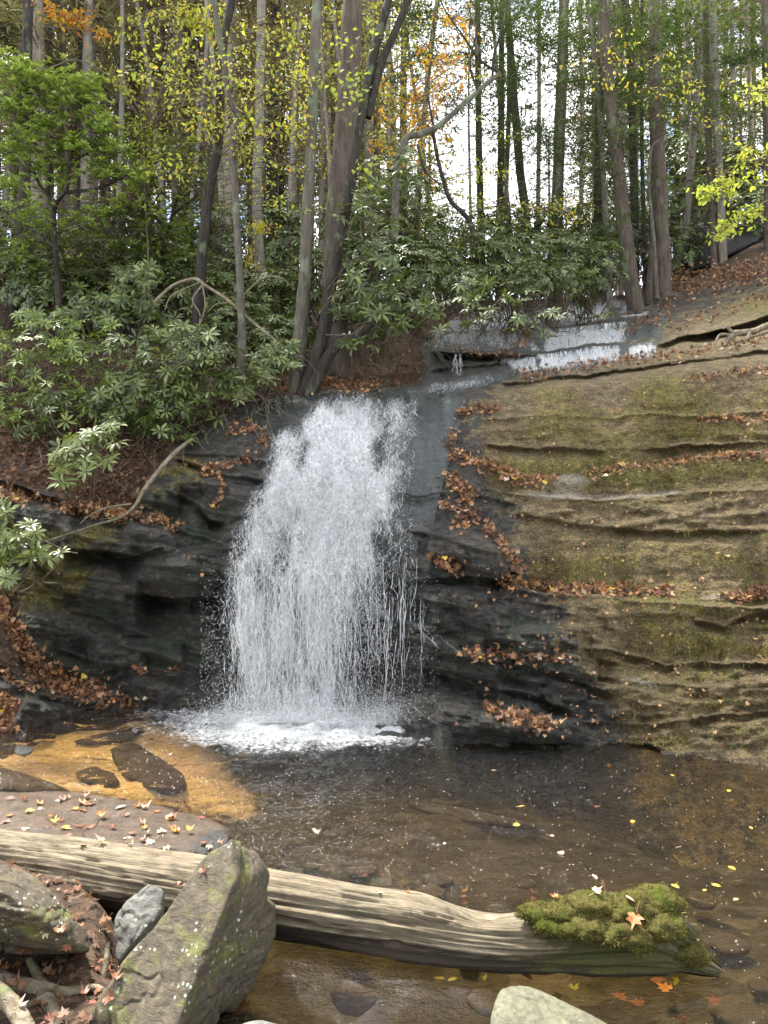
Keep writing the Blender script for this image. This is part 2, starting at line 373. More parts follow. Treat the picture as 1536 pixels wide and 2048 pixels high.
def film_mat():
    m = NT('thin_water_film'); c = m.n('TexCoord')
    uv = m.n('Mapping', Vector=c.outputs['UV'], Scale=(1, .34, 1)).outputs[0]
    n1 = m.noise(uv, 60, 6, .7, 1.2); n2 = m.noise(uv, 22, 5, .6, .8)
    nr = m.bump(m.math('ADD', n1, n2), .6, .02)
    fr = m.rng(m.n('Fresnel', IOR=1.38, Normal=nr).outputs[0], 0, 1, .02, .7)
    sh = m.n('MixShader', i0=fr, i1=m.n('BsdfTransparent', Color=(.86, .9, .9, 1)).outputs[0], i2=m.n('BsdfGlossy', Roughness=.2, Normal=nr).outputs[0])
    fo = m.attr('foam')
    ff = m.rng(m.math('ADD', fo, m.math('ADD', m.math('MULTIPLY', m.math('SUBTRACT', n1, .5), 2.0), m.math('MULTIPLY', m.math('SUBTRACT', n2, .5), .8))), .5, 1.05, 0, .95)
    wh = m.pbr((.8, .83, .85), .35, nr, .5)
    grey = m.n('BsdfDiffuse', Color=(.2, .22, .22, 1), Normal=nr)
    veil = m.math('MULTIPLY', m.attr('veil'), m.rng(n2, .3, .7, .12, .42))
    sh = m.n('MixShader', i0=veil, i1=sh.outputs[0], i2=grey.outputs[0])
    return m.surf(m.n('MixShader', i0=ff, i1=sh.outputs[0], i2=wh.outputs[0]))
M['film'] = film_mat()
def lace_mat():
    m = NT('torn_white_water_sheet'); c = m.n('TexCoord').outputs['UV']
    a = m.n('Mapping', Vector=c, Scale=(1, .62, 1)).outputs[0]; b = m.n('Mapping', Vector=c, Scale=(1, .2, 1)).outputs[0]
    mx = m.n('Mix', {'data_type': 'VECTOR'}); m.t.links.new(m.attr('fall'), mx.inputs[0]); m.t.links.new(a, mx.inputs[4]); m.t.links.new(b, mx.inputs[5]); v = mx.outputs[1]
    n1 = m.noise(v, 40, 3, .55, 1.4); n2 = m.noise(v, 88, 3, .6, .9); n3 = m.noise(v, 13, 6, .65, .6)
    rd = lambda n, w_: m.rng(m.math('ABSOLUTE', m.math('SUBTRACT', n, .5)), 0.004, w_, 1, 0)
    cov = m.math('ADD', m.attr('dens'), m.math('MULTIPLY', m.math('SUBTRACT', n3, .5), 1.5))
    k1 = m.math('MULTIPLY', rd(n1, .085), m.rng(cov, .12, .5)); k2 = m.math('MULTIPLY', rd(n2, .07), m.rng(cov, .3, .62))
    k3 = m.rng(m.math('ADD', cov, m.math('MULTIPLY', m.math('SUBTRACT', n2, .5), 1.6)), .84, 1.3)
    al = m.math('MINIMUM', m.math('MAXIMUM', k1, m.math('MAXIMUM', k2, k3)), .96)
    nr = m.bump(m.math('ADD', al, n2), .6, .02)
    w_ = m.n('MixShader', i0=.52, i1=m.pbr((.93, .94, .95), .3, nr, .5).outputs[0], i2=m.n('BsdfTranslucent', Color=(.93, .94, .95, 1)).outputs[0])
    return m.surf(m.n('MixShader', i0=al, i1=m.n('BsdfTransparent').outputs[0], i2=w_.outputs[0]))
M['lace'] = lace_mat()
def white_water():
    m = NT('white_water'); p = m.pbr((.93, .94, .95), .25, None, .5); t = m.n('BsdfTranslucent', Color=(.93, .94, .95, 1))
    return m.surf(m.n('MixShader', i0=.52, i1=p.outputs[0], i2=t.outputs[0]))
M['white'] = white_water()
def bed_mat():
    m = NT('stream_bed'); v = m.coord(); sand = m.attr('sand')
    n = m.noise(v, 5, 7, .65); f = m.noise(v, 40, 6, .7)
    vo = m.n('TexVoronoi', Vector=m.coord((1, 1.3, 1)), Scale=6.0, Randomness=1.0)
    k = m.n('SeparateColor', i0=vo.outputs['Color']).outputs[0]
    st = m.ramp(k, [(0, (.025, .021, .013)), (.5, (.06, .05, .03)), (1, (.12, .1, .065))])
    mud = m.mix(m.rng(n, .3, .7), (.02, .017, .01), (.07, .06, .036))
    c = m.mix(m.rng(m.noise(v, 1.3, 3), .45, .6, .1, .75), mud, st)
    sc = m.mix(m.rng(f, .3, .7), (.42, .3, .14), (.72, .55, .3))
    c = m.mix(m.rng(m.math('ADD', sand, m.math('MULTIPLY', m.math('SUBTRACT', n, .5), 1.5)), .3, .9), c, sc)
    return m.surf(m.pbr(c, .9, m.bump(m.math('ADD', vo.outputs[0], f), .5, .04), .1))
M['bed'] = bed_mat()

# ------------------------------------------------------------------ rock cliff: profile columns (picture bearing, sight line height -> distance)
COLS = {
 -420: [(1500,6.84),(1350,7.4),(1200,7.9),(1000,8.8),(850,9.8),(750,11),(650,13.5),(600,15.5)],
 0: [(1465,7.38),(1400,7.62),(1330,7.9),(1200,8.3),(1100,8.6),(1000,8.95),(950,9.2),(850,9.9),(780,10.7),(700,12.2),(640,14),(600,15.5)],
 150: [(1418,8.25),(1380,8.45),(1300,8.6),(1150,8.75),(1080,8.7),(1000,9.0),(950,9.3),(850,10.0),(780,10.7),(700,12),(640,14),(600,15.5)],
 300: [(1405,8.54),(1350,8.75),(1250,8.85),(1150,8.75),(1050,8.8),(1000,9.05),(920,9.4),(860,9.8),(800,10.4),(740,11.4),(640,14),(600,15.5)],
 450: [(1415,8.32),(1300,8.55),(1180,8.6),(1100,8.6),(1000,8.8),(920,9.0),(860,9.3),(830,9.6),(780,10.2),(700,12),(640,14),(600,15.6)],
 600: [(1440,7.83),(1350,8.3),(1200,8.45),(1100,8.5),(1000,8.6),(900,8.85),(830,9.3),(790,9.75),(770,10.1),(740,10.7),(640,14),(600,15.8)],
 750: [(1450,7.65),(1350,8.2),(1180,8.35),(1100,8.4),(1000,8.55),(880,8.9),(820,9.4),(785,9.8),(770,10.4),(740,11.5),(700,12.5),(640,15),(600,16.5)],
 900: [(1468,7.33),(1400,7.7),(1300,7.85),(1200,7.95),(1140,8.0),(1050,8.3),(950,8.7),(860,9.15),(800,9.6),(778,9.9),(770,10.6),(740,11.2),(700,12),(660,13.5),(620,16.2),(600,17.5)],
 1050: [(1485,7.06),(1400,7.4),(1300,7.5),(1180,7.8),(1100,8.1),(1000,8.4),(920,8.8),(830,9.3),(775,9.75),(755,10.3),(720,11),(690,12),(650,14),(620,16.2),(600,17.5)],
 1250: [(1500,6.84),(1400,7.05),(1320,7.4),(1200,7.6),(1180,7.9),(1080,8.25),(1000,8.55),(930,8.9),(830,9.3),(755,9.8),(720,10.8),(690,11.8),(640,14),(605,17),(590,18)],
 1400: [(1520,6.56),(1420,6.8),(1320,7.15),(1210,7.35),(1180,7.6),(1080,8.0),(1000,8.3),(930,8.65),(830,9.1),(740,9.6),(700,10.5),(650,11.8),(590,14.5),(555,16.6)],
 1536: [(1538,6.33),(1430,6.6),(1300,6.95),(1200,7.2),(1180,7.4),(1080,7.8),(1000,8.1),(930,8.4),(830,8.85),(740,9.4),(700,10.1),(640,11.2),(570,13.2),(510,15.6)],
 1970: [(1600,5.65),(1300,6.5),(1000,7.6),(830,8.4),(740,9),(640,10.5),(545,12.8),(440,16)],
}
GX = np.arange(-430, 1984, 2.0); GY = np.arange(420, 1660, 2.0)
cx = sorted(COLS); prof = []
for c in cx:
    p = sorted(COLS[c]); prof.append(np.interp(GY, [a for a, b in p], [b for a, b in p]))
prof = np.array(prof)                                    # [col, row]
YF = np.stack([np.interp(GX, cx, prof[:, r]) for r in range(len(GY))])   # [row, col]
WLY = np.interp(GX, cx, [max(a for a, b in COLS[c]) for c in cx]); TOPY = np.interp(GX, cx, [min(a for a, b in COLS[c]) for c in cx])
WLY = WLY+3*vn(GX/40, 3.3)+2*vn(GX/11, 8.1)
YF = blur(YF, 5)
XX, YY = np.meshgrid(GX, GY)
def poly_field(polys, k=6):
    f = np.zeros_like(YF)
    for p in polys: f = np.maximum(f, in_poly(XX, YY, p).astype(float))
    return blur(f, k)
# slabs worn smooth by water
SMOOTH = poly_field([[(540,780),(935,770),(925,900),(880,1060),(760,980),(640,880),(530,870)], [(860,690),(1330,600),(1340,680),(1060,745),(860,700)]], 8)
LITTER = poly_field([
  [(-430,985),(0,985),(110,985),(200,1018),(262,1015),(300,960),(340,900),(380,862),(450,835),(500,800),(560,786),(640,778),(700,779),(760,776),(835,770),(850,740),(840,690),(900,640),(1000,615),(1000,560),(-430,560)],
  [(-430,1190),(0,1192),(30,1220),(60,1290),(110,1335),(180,1366),(120,1390),(0,1325)],
  [(-430,1325),(0,1385),(50,1400),(20,1450),(-30,1500),(-430,1530)],
  [(1285,612),(1300,596),(1350,588),(1430,575),(1536,552),(1980,500),(1980,380),(1500,400),(1230,540),(1230,600)]], 4)
HARD = 1-LITTER
AMP = (0.35+0.65*HARD)*(1-.8*SMOOTH)
# bedding: beds of uneven proud depth, twice
def blocks(sp, seed, dip, per, warp=10):
    q = (YY+dip*(XX-768)+warp*fbm(XX/200, YY/140, seed, 3))/sp; L = np.floor(q); f = q-L
    def val(L):
        u = XX/per+_h(L, L*0+seed, L*0+3)*9+.35*vn(XX/per*1.5, L*2.3, seed); k = np.floor(u); g = u-k; a = _h(L, k, L*0+seed); b = _h(L, k+1, L*0+seed); return a+(b-a)*sstep(.9, 1, g)
    a, b = val(L), val(L+1); return a+(b-a)*sstep(.86, 1, f)
def beds(sp, seed, dip=0.0, per=150, warp=14):
    q = (YY+dip*(XX-768)+warp*fbm(XX/260, YY/200, seed, 2)+warp*.3*vn(XX/60, YY/60, seed+4))/sp
    L = np.floor(q); f = q-L
    a = _h(L, L*0+seed, L*0)*.6+.4*(vn(XX/per+L*3.7, L*1.3, seed)+1)/2
    b = _h(L+1, L*0+seed, L*0)*.6+.4*(vn(XX/per+(L+1)*3.7, (L+1)*1.3, seed)+1)/2
    return a+(b-a)*sstep(.82, 1.0, f)-.22*(1-f)**3*0+.12*np.sin(f*np.pi)
dipf = np.where(XX < 700, .10, -.02)
LEFTZ = 1-sstep(380, 640, XX)*(1-sstep(850, 900, XX)*0)
DARKZ = poly_field([[(830,1060),(1040,1100),(1060,1190),(1240,1220),(1240,1420),(1100,1490),(820,1480),(800,1180)], [(-430,1010),(340,900),(560,880),(520,1000),(450,1420),(-430,1500)]], 14)
d1 = beds(90, 2.0, .04, 320, 8)*.07+blocks(66, 21, .03, 260, 6)*.08+.04*fbm(XX/80, YY/50, 31, 6, .6)+.022*fbm(XX/14, YY/10, 35, 4, .6)
d2 = beds(60, 3.0, -.2, 120, 24)*.16+blocks(44, 22, -.2, 120, 16)*.3+blocks(17, 23, -.17, 60, 12)*.13+blocks(8, 27, -.2, 30, 8)*.05+.1*fbm(XX/50, YY/26, 33, 6, .65)
D = d1*(1-DARKZ)+d2*DARKZ
D = D+.07*fbm(XX/170, YY/110, 1.0, 3)+.03*fbm(XX/40, YY/18, 2.0, 4)*(.35+1.6*DARKZ)+.012*fbm(XX/12, YY/6, 4.0, 3)
DARK_R = poly_field([[(790,1150),(1130,1190),(1240,1390),(1100,1490),(820,1480)]], 14)
cr = np.abs(fbm((XX+YY*.4)/120, (YY-XX*.25)/26, 6.0, 3)); D = D-.05*np.exp(-(cr/.035)**2)*(.1+.9*DARKZ)
YF = YF-D*AMP+.12
RAG = poly_field([[(1040,1005),(1560,985),(1980,960),(1980,1060),(1560,1075),(1200,1065),(1040,1040)], [(960,868),(1560,865),(1560,900),(1200,915),(960,905)], [(1150,1300),(1560,1320),(1980,1340),(1980,1500),(1560,1500),(1250,1490),(1150,1440)], [(1380,1205),(1560,1190),(1560,1270),(1400,1270)]], 8)
YF = YF+RAG*(.13*fbm(XX/34, YY/11, 51, 5, .65)+.05*(blocks(10, 52, .05, 60)-.5))
# lips with what hollows out below them (picture line, tread depth above, hollow below, reach of hollow in px)
LIPS = [
 ([(1000,768),(1100,756),(1180,748),(1250,738),(1330,727),(1450,712),(1560,698),(1980,640)], .25,.6,11),
 ([(1010,752),(1080,738),(1160,728),(1250,713),(1320,702),(1400,684),(1536,655),(1980,590)], .15,.2,7),
 ([(1310,690),(1350,678),(1430,662),(1490,645),(1560,625),(1980,560)], .4,1.1,22),
 ([(1320,642),(1380,628),(1460,600),(1560,575),(1980,520)], .2,.15,6),
 ([(1060,706),(1120,696),(1180,690),(1240,684),(1312,680)], .5,.12,14),
 ([(1090,655),(1180,645),(1260,635),(1330,625)], .5,.1,8),
 ([(960,640),(1060,630),(1160,622),(1300,612)], .4,.1,6),
 ([(862,705),(930,706),(1000,712),(1072,712)], .3,1.0,22),
 ([(860,742),(900,736),(960,733),(1032,722)], .2,.6,12),
 ([(840,676),(900,665),(960,662),(1040,655)], .3,.5,10),
 ([(960,838),(1100,830),(1230,836),(1300,828),(1440,832),(1560,820),(1980,790)], .22,.12,12),
 ([(960,885),(1010,890),(1080,896),(1140,898),(1210,903)], .1,.24,20), ([(1270,900),(1400,888),(1560,882),(1980,850)], .2,.3,22),
 ([(905,905),(960,928),(1030,955),(1100,966),(1180,955),(1280,936),(1400,914),(1560,903),(1980,880)], .22,.05,9),
 ([(960,975),(1030,988),(1100,992),(1200,999),(1300,992),(1400,985),(1560,974),(1980,940)], .4,.12,50),
 ([(1020,1028),(1150,1047),(1300,1062),(1560,1062),(1980,1040)], .0,.22,14),
 ([(990,1150),(1060,1186),(1150,1192),(1250,1198),(1340,1206),(1450,1212),(1560,1216),(1980,1230)], .5,.16,60),
 ([(1260,1222),(1350,1228),(1410,1232)], .03,.1,8), ([(1380,1238),(1450,1256),(1480,1236),(1560,1212),(1980,1160)], .03,.28,14),
 ([(1160,1292),(1250,1306),(1330,1328),(1450,1325),(1560,1330),(1980,1340)], .28,.32,26),
 ([(1150,1340),(1250,1362),(1340,1372),(1420,1376)], .12,.16,16),
 ([(880,1305),(1000,1322),(1100,1340),(1170,1368),(1230,1392)], .12,.35,16),
 ([(870,1345),(950,1370),(1060,1388),(1150,1425)], .12,.4,20),
 ([(820,1262),(900,1262),(1000,1285)], .1,.1,20),
 ([(1150,1440),(1300,1450),(1420,1432),(1560,1420),(1980,1440)], .2,.2,18),
 ([(1220,1486),(1300,1490),(1330,1496)], .05,.3,12),
 ([(800,1170),(850,1158),(930,1150),(1000,1158),(1032,1140)], .25,.45,24),
 ([(880,1068),(930,1058),(985,1060)], .2,.1,14),
 ([(945,985),(1000,1000),(1040,1012)], .1,.2,30),
 ([(520,862),(600,870),(655,872)], .12,.06,10),
 ([(740,985),(830,992),(905,985)], .12,.22,12),
 ([(420,1196),(520,1186),(600,1188),(700,1182),(800,1172)], .05,.45,90),
 ([(360,905),(440,908),(500,918),(552,922)], .15,.2,10), ([(350,918),(450,948),(540,960)], .12,.35,12),
 ([(335,982),(372,996),(400,1012),(420,1040),(450,1046)], .05,.5,20),
 ([(200,1010),(300,1040),(400,1075),(460,1090)], .2,.2,12),
 ([(120,1095),(200,1100),(262,1112),(290,1106)], .1,.7,34), ([(262,1112),(330,1092),(420,1110),(460,1118)], .15,.2,16),
 ([(272,1186),(350,1196),(420,1192),(450,1180)], .2,.95,44),
 ([(-430,1080),(0,1100),(80,1130),(120,1150)], .15,.3,24),
 ([(120,1215),(200,1232),(300,1275)], .1,.2,16), ([(100,1290),(180,1320),(250,1335)], .1,.2,14), ([(60,1160),(120,1200),(200,1210)], .1,.1,14),
 ([(-430,900),(-100,940),(0,958),(80,985),(130,1000)], .1,.5,26),
 ([(-430,1300),(0,1330),(70,1352),(160,1378),(280,1400)], .2,.15,10), ([(-430,1370),(0,1366),(90,1392),(200,1410)], .15,.12,10),
 ([(940,1405),(1000,1400),(1060,1408)], .1,.05,14),
]
for pts, tread, und, tau in LIPS:
    a = np.array(pts, float); lx = np.interp(GX, a[:, 0], a[:, 1])+2.5*vn(GX/38, a[0, 1])+1.5*vn(GX/9, a[0, 1]+5)
    e = 22.0; msk = sstep(a[0, 0]-e*.3, a[0, 0]+e, GX)*(1-sstep(a[-1, 0]-e, a[-1, 0]+e*.3, GX))
    msk = msk*np.clip(.62+.75*fbm(GX/90, a[0, 1]*1.7, 0, 3), .06, 1.4)
    s = YY-lx[None]
    up = 1.15*tread*sstep(2, -5, s)*np.exp(np.minimum(0, s)/90.0)
    dn = 1.35*und*np.where(s > 0, sstep(0, 3.5, s)*np.exp(-(np.maximum(s, 0)/tau)**1.6), 0)
    lipb = -.05*np.exp(-((s-0)/(10.0))**2)*(s > -12)
    YF = YF+msk[None]*(up+dn+lipb*(und > .04))
# separate bumps standing proud
for bx, by, rx, ry, am, rot in ((960,1108,75,38,.45,.5),(350,1150,95,34,.3,.15),(300,1075,60,30,.25,.2),(1060,1455,90,30,.15,.2),(880,1440,110,45,.3,.1),(1010,1440,60,30,.2,.2),(1330,800,60,18,.05,0),(850,1215,40,50,.1,0)):
    u = ((XX-bx)*math.cos(rot)+(YY-by)*math.sin(rot))/rx; v = (-(XX-bx)*math.sin(rot)+(YY-by)*math.cos(rot))/ry
    YF -= am*np.clip(1-(u*u+v*v)**1.3, 0, 1)**.7
YF = blur(YF, 1)*.5+YF*.5
def fs(field, px, py):
    x = np.clip((np.asarray(px, float)-GX[0])/2, 0, len(GX)-1.001); y = np.clip((np.asarray(py, float)-GY[0])/2, 0, len(GY)-1.001)
    i = x.astype(int); j = y.astype(int); fx = x-i; fy = y-j
    return (field[j, i]*(1-fx)+field[j, i+1]*fx)*(1-fy)+(field[j+1, i]*(1-fx)+field[j+1, i+1]*fx)*fy
def cliff(px, py, off=0.0): return PA(px, py, fs(YF, px, py)-off)
def cliff_n(px, py, e=4):
    a = cliff(np.asarray(px)+e, py)-cliff(np.asarray(px)-e, py); b = cliff(px, np.asarray(py)-e)-cliff(px, np.asarray(py)+e)
    n = norm(np.cross(a, b)); n[n[..., 1] > 0] *= -1; return n
# zone fields for the rock's own colours
MOSS = poly_field([
  [(975,775),(1100,765),(1330,740),(1560,710),(1980,650),(1980,1620),(1250,1500),(1160,1450),(1240,1400),(1180,1330),(1130,1300),(1120,1205),(1040,1150),(1035,1010),(970,985),(960,880),(1060,880),(1020,800)],
  [(230,1010),(330,905),(440,930),(350,985),(300,1040)], [(60,1010),(240,1020),(260,1090),(120,1110),(60,1250),(140,1340),(40,1300),(-20,1180),(-430,1150),(-430,1000)],
  [(1300,650),(1536,560),(1980,480),(1980,560),(1560,640),(1350,690)], [(380,1040),(470,1060),(440,1100)], [(580,740),(760,750),(750,776),(560,784)], [(950,1085),(1025,1120),(1000,1150),(940,1120)], [(420,840),(500,800),(520,830),(440,860)]], 14)
MOSS = MOSS*(.42+.6*fbm(XX/120, YY/26, 11, 4))
for bx, by, rx, ry, am in ((1330,800,80,26,.5),(1080,790,110,26,.3),(1240,960,150,22,.3),(1160,930,160,20,.35),(1060,850,60,30,.3),(1150,870,80,20,.3),(130,1160,80,110,.6),(390,930,60,40,.4),(330,1350,90,40,.2),(350,1060,80,20,.35)):
    MOSS += am*np.exp(-((XX-bx)/rx)**2-((YY-by)/ry)**2)
for pl in ([(1130,1215),(1240,1210),(1290,1330),(1130,1310)], [(975,800),(1060,790),(1050,870),(970,880)], [(1200,770),(1250,765),(1245,830),(1190,830)], [(1300,1010),(1560,990),(1560,1050),(1050,1040),(1050,1000)]):
    MOSS -= .45*poly_field([pl], 10)
BROWN = poly_field([[(960,770),(1560,690),(1980,640),(1980,1620),(1200,1500),(1250,1410),(1130,1310),(1120,1200),(1040,1160),(1040,1000),(965,980),(940,850)], [(1290,690),(1350,630),(1560,560),(1980,500),(1980,640),(1560,700),(1180,745)], [(140,1100),(300,1100),(300,1120),(140,1125)]], 24)
PALE = poly_field([[(1105,950),(1160,945),(1190,965),(1150,985),(1110,980)], [(1010,972),(1100,985),(1220,990),(1360,978),(1365,990),(1200,1002),(1080,1000)], [(1400,1190),(1470,1185),(1460,1200),(1380,1200)], [(1210,1342),(1260,1350),(1360,1378),(1300,1378)]], 3)+.5*poly_field([[(950,1405),(1060,1412),(1115,1450),(1130,1485),(1040,1480),(950,1478)], [(640,1420),(740,1400),(900,1420),(930,1460),(780,1450)]], 8)
WET = np.clip(1-BROWN*.8-MOSS*.5, 0, 1)
def build_cliff():
    xs = np.concatenate([np.arange(-420, -30, 9.0), np.arange(-30, 1570, 2.8), np.arange(1570, 1970, 9.0)])
    t = np.linspace(0, 1, 400)
    wl = np.interp(xs, GX, WLY); tp = np.interp(xs, GX, TOPY)
    PX = np.repeat(xs[None], len(t), 0); PY = wl[None]+(tp-wl)[None]*t[:, None]
    PTS = cliff(PX, PY)
    # under water: straight down
    wlY = fs(YF, xs, wl)
    low = []
    for z, dy in ((-.75, -1.1), (-.4, -.55), (-.12, -.12)):
        q = PTS[0].copy(); q[:, 2] = z; q[:, 1] += dy*(1+.35*vn(q[:, 0]*2.5, z*5)); q[:, 2] += .05*vn(q[:, 0]*5, z*9); low.append(q)
    # land going back from the top edge
    slope = np.interp(xs, [-420, 300, 650, 820, 1000, 1200, 1350, 1536, 1970], [.42, .38, .3, .1, -.02, .0, .3, .5, .6])
    back = []
    top = PTS[-1]
    for s_ in (1.5, 3.5, 6, 9, 13, 18, 25, 35, 50, 75):
        r = (top[:, 1]+s_)/top[:, 1]
        q = np.stack([top[:, 0]*r, top[:, 1]*r, top[:, 2]+slope*s_*(1 if s_ < 30 else .9)], -1)
        q[:, 2] += .35*fbm(q[:, 0]/3, q[:, 1]/3, 3, 3)*min(1, s_/3); back.append(q)
    A = np.concatenate([np.stack(low), PTS, np.stack(back)])
    R, C = A.shape[:2]
    def ext(f): 
        v = fs(f, PX, PY); return np.concatenate([np.repeat(v[:1], 3, 0), v, np.repeat(v[-1:], len(back), 0)])
    at = dict(moss=ext(MOSS), brown=ext(BROWN), wet=ext(WET), pale=ext(PALE))
    Lm = ext(LITTER); Lm[-len(back):] = 1
    Lm = Lm+.25*fbm(A[..., 0]*5, A[..., 2]*5, 0, 3)*(Lm > .05)*(Lm < .98)
    i = np.arange(R-1)[:, None]*C; j = np.arange(C-1)[None]
    F = np.stack([i+j, i+j+1, i+j+1+C, i+j+C], -1).reshape(-1, 4)
    fl = Lm.ravel()[F].mean(1) > .5
    V = A.reshape(-1, 3)
    for nm, msk, mt in (('rock_cliff', ~fl, M['rock']), ('forest_floor', fl, M['soil'])):
        f = F[msk]; u, inv = np.unique(f, return_inverse=True)
        me = mk_mesh(nm, V[u], inv.reshape(f.shape), mt, {k: v.ravel()[u] for k, v in at.items()}, smooth=False)
        tag(link(nm, me), kind='structure')
    return xs, top, slope
cxs, ctop, cslope = build_cliff()
def back_z(px, Y):
    """height of the land behind the crest on bearing px at distance Y"""
    ty = np.interp(px, cxs, ctop[:, 1]); tz = np.interp(px, cxs, ctop[:, 2]); s = np.interp(px, cxs, cslope)
    return tz+s*(Y-ty)*(ty/1.0)/ty if Y > ty else None
def ground_at(px, Y):
    ty = float(np.interp(px, cxs, ctop[:, 1])); 
    if Y > ty:
        r = Y/ty; s_ = Y-ty
        return float(np.interp(px, cxs, ctop[:, 2]))+float(np.interp(px, cxs, cslope))*s_*(1 if s_ < 30 else .9)
    rows = np.arange(600, 1500, 3.0); yy = fs(YF, np.full(rows.shape, px), rows)
    k = int(np.argmax(yy < Y)); return CAMZ-(rows[k]-1024)/FPX*Y

# ------------------------------------------------------------------ pool: bed, banks, water
def grid_mesh(xs, ys, zf, name, mat, attrs=None, fan=False, smooth=True):
    X, Y = np.meshgrid(xs, ys)
    if fan: X = X*Y
    Z = zf(X, Y); C = len(xs); i = np.arange(len(ys)-1)[:, None]*C; j = np.arange(C-1)[None]
    F = np.stack([i+j, i+j+1, i+j+1+C, i+j+C], -1).reshape(-1, 4)
    V = np.stack([X, Y, Z], -1).reshape(-1, 3)
    at = {k: np.asarray(f(X, Y)).ravel() for k, f in (attrs or {}).items()}
    return mk_mesh(name, V, F, mat, at, smooth)
def topx(X, Y, Z): return X/Y*FPX+768, 1024-(Z-CAMZ)/Y*FPX
SAND = [(-500,1400),(0,1440),(60,1432),(160,1425),(230,1428),(330,1440),(400,1470),(440,1500),(470,1560),(500,1600),(490,1650),(440,1640),(380,1620),(300,1605),(200,1590),(100,1575),(0,1560),(-500,1600)]
def bedz(X, Y): return -.32-.1*fbm(X/1.2, Y/1.2, 0, 3)+.05*fbm(X/.25, Y/.25, 3, 3)+.14*sstep(-1.2, -2.2, X)*sstep(4.5, 6.5, Y)-.25*sstep(.5, 2.5, X)*sstep(3.5, 5.5, Y)-.3*np.exp(-((X-.1)**2/.9+(Y-3.6)**2/.6))
def sandf(X, Y):
    a, b = topx(X, Y, bedz(X, Y)); r = 0
    for dx, dy in ((0, 0), (-20, 0), (20, 0), (0, 12), (0, -12), (-45, 8), (45, -8), (-30, -24), (30, 24), (60, 20)): r = r+in_poly(a+dx+26*fbm(X*2, Y*2, 0, 4), b+dy+16*fbm(X*2, Y*2, 4, 4), SAND)*.1
    return r
tag(link('stream_bed', grid_mesh(np.linspace(-7, 7, 260), np.linspace(.6, 9.5, 200), bedz, 'stream_bed', M['bed'], {'sand': sandf})), kind='structure')
def bankz(X, Y):
    low = sstep(-1.0, -1.5, X)
    return _bankz(X, Y)*1.0-.07*(Y < 99)
def _bankz(X, Y):
    px = X/Y*FPX+768
    edge = np.interp(Y, [0, 2.3, 2.9, 3.3, 3.8, 4.3, 4.7, 5.2], [4, 1.2, -.5, -1.0, -1.15, -1.5, -2.2, -4.2])+.06*vn(X*5, Y*5)
    d = edge-X
    return -.3+.52*sstep(-.12, .35, d)+.05*np.clip(d, 0, 4)+.04*fbm(X*2.2, Y*2.2, 1, 4)
bk = grid_mesh(np.linspace(-6, 3.5, 300), np.linspace(-1.5, 5.4, 220), bankz, 'bank_soil', M['soil'])
bb_ = bmesh.new(); bb_.from_mesh(bk); bmesh.ops.delete(bb_, geom=[f for f in bb_.faces if f.calc_center_median().z < -.3], context='FACES'); bb_.to_mesh(bk); bb_.free()
tag(link('bank_soil', bk), kind='structure')
FALLX, FALLY = P(590, 1440, 7.75)[0], 7.75
def foamf(X, Y):
    px, py = topx(X, Y, 0*X)
    e = ((px-560)/250)**2+((py-1458)/48)**2
    f = 1.08*np.exp(-e**1.1*.8)
    f += .55*np.exp(-((px-800)/130)**2-((py-1470)/22)**2)+.3*np.exp(-((px-300)/120)**2-((py-1420)/16)**2)+.35*np.exp(-((px-1000)/130)**2-((py-1482)/10)**2)
    return f
def wavez(X, Y):
    r = np.hypot((X-FALLX)*.75, Y-FALLY)
    w = vn(X*1.5, Y*1.5, 9)*.5
    a = np.exp(-r/2.3)
    z = .01*a*np.sin(r*26+3*w+2.5*vn(X*3, Y*3, 2))+.14*(a+.05)*fbm(X*4.5+w, Y*7.5, 1, 5, .62)+.004*fbm(X*3, Y*5, 5, 3)+.02*np.exp(-(r/.9)**2)*fbm(X*9, Y*9, 2, 3)+.05*np.exp(-(r/.55)**2)
    z += .011*np.exp(-((X-.1)**2/.35+(Y-3.15)**2/.2))*(np.sin(Y*32+4*vn(X*3, Y*3, 3)+X*7)+fbm(X*7, Y*12, 4, 3))+.006*fbm(X*6, Y*10, 8, 3)*np.exp(-((X-.2)**2/1.2+(Y-4.9)**2/.8))
    return z
pyr = np.concatenate([np.arange(1372, 1560, 1.6), np.arange(1560, 2120, 2.4), np.arange(2120, 3600, 40)])
pool = link('pool_water', grid_mesh((np.concatenate([np.arange(-500, -20, 16), np.arange(-20, 1560, 3.2), np.arange(1560, 2100, 16)])-768)/FPX, (CAMZ*FPX/(pyr-1024))[::-1], wavez, 'pool_water', M['water'], {'foam': foamf}, fan=True))
tag(pool, kind='structure')

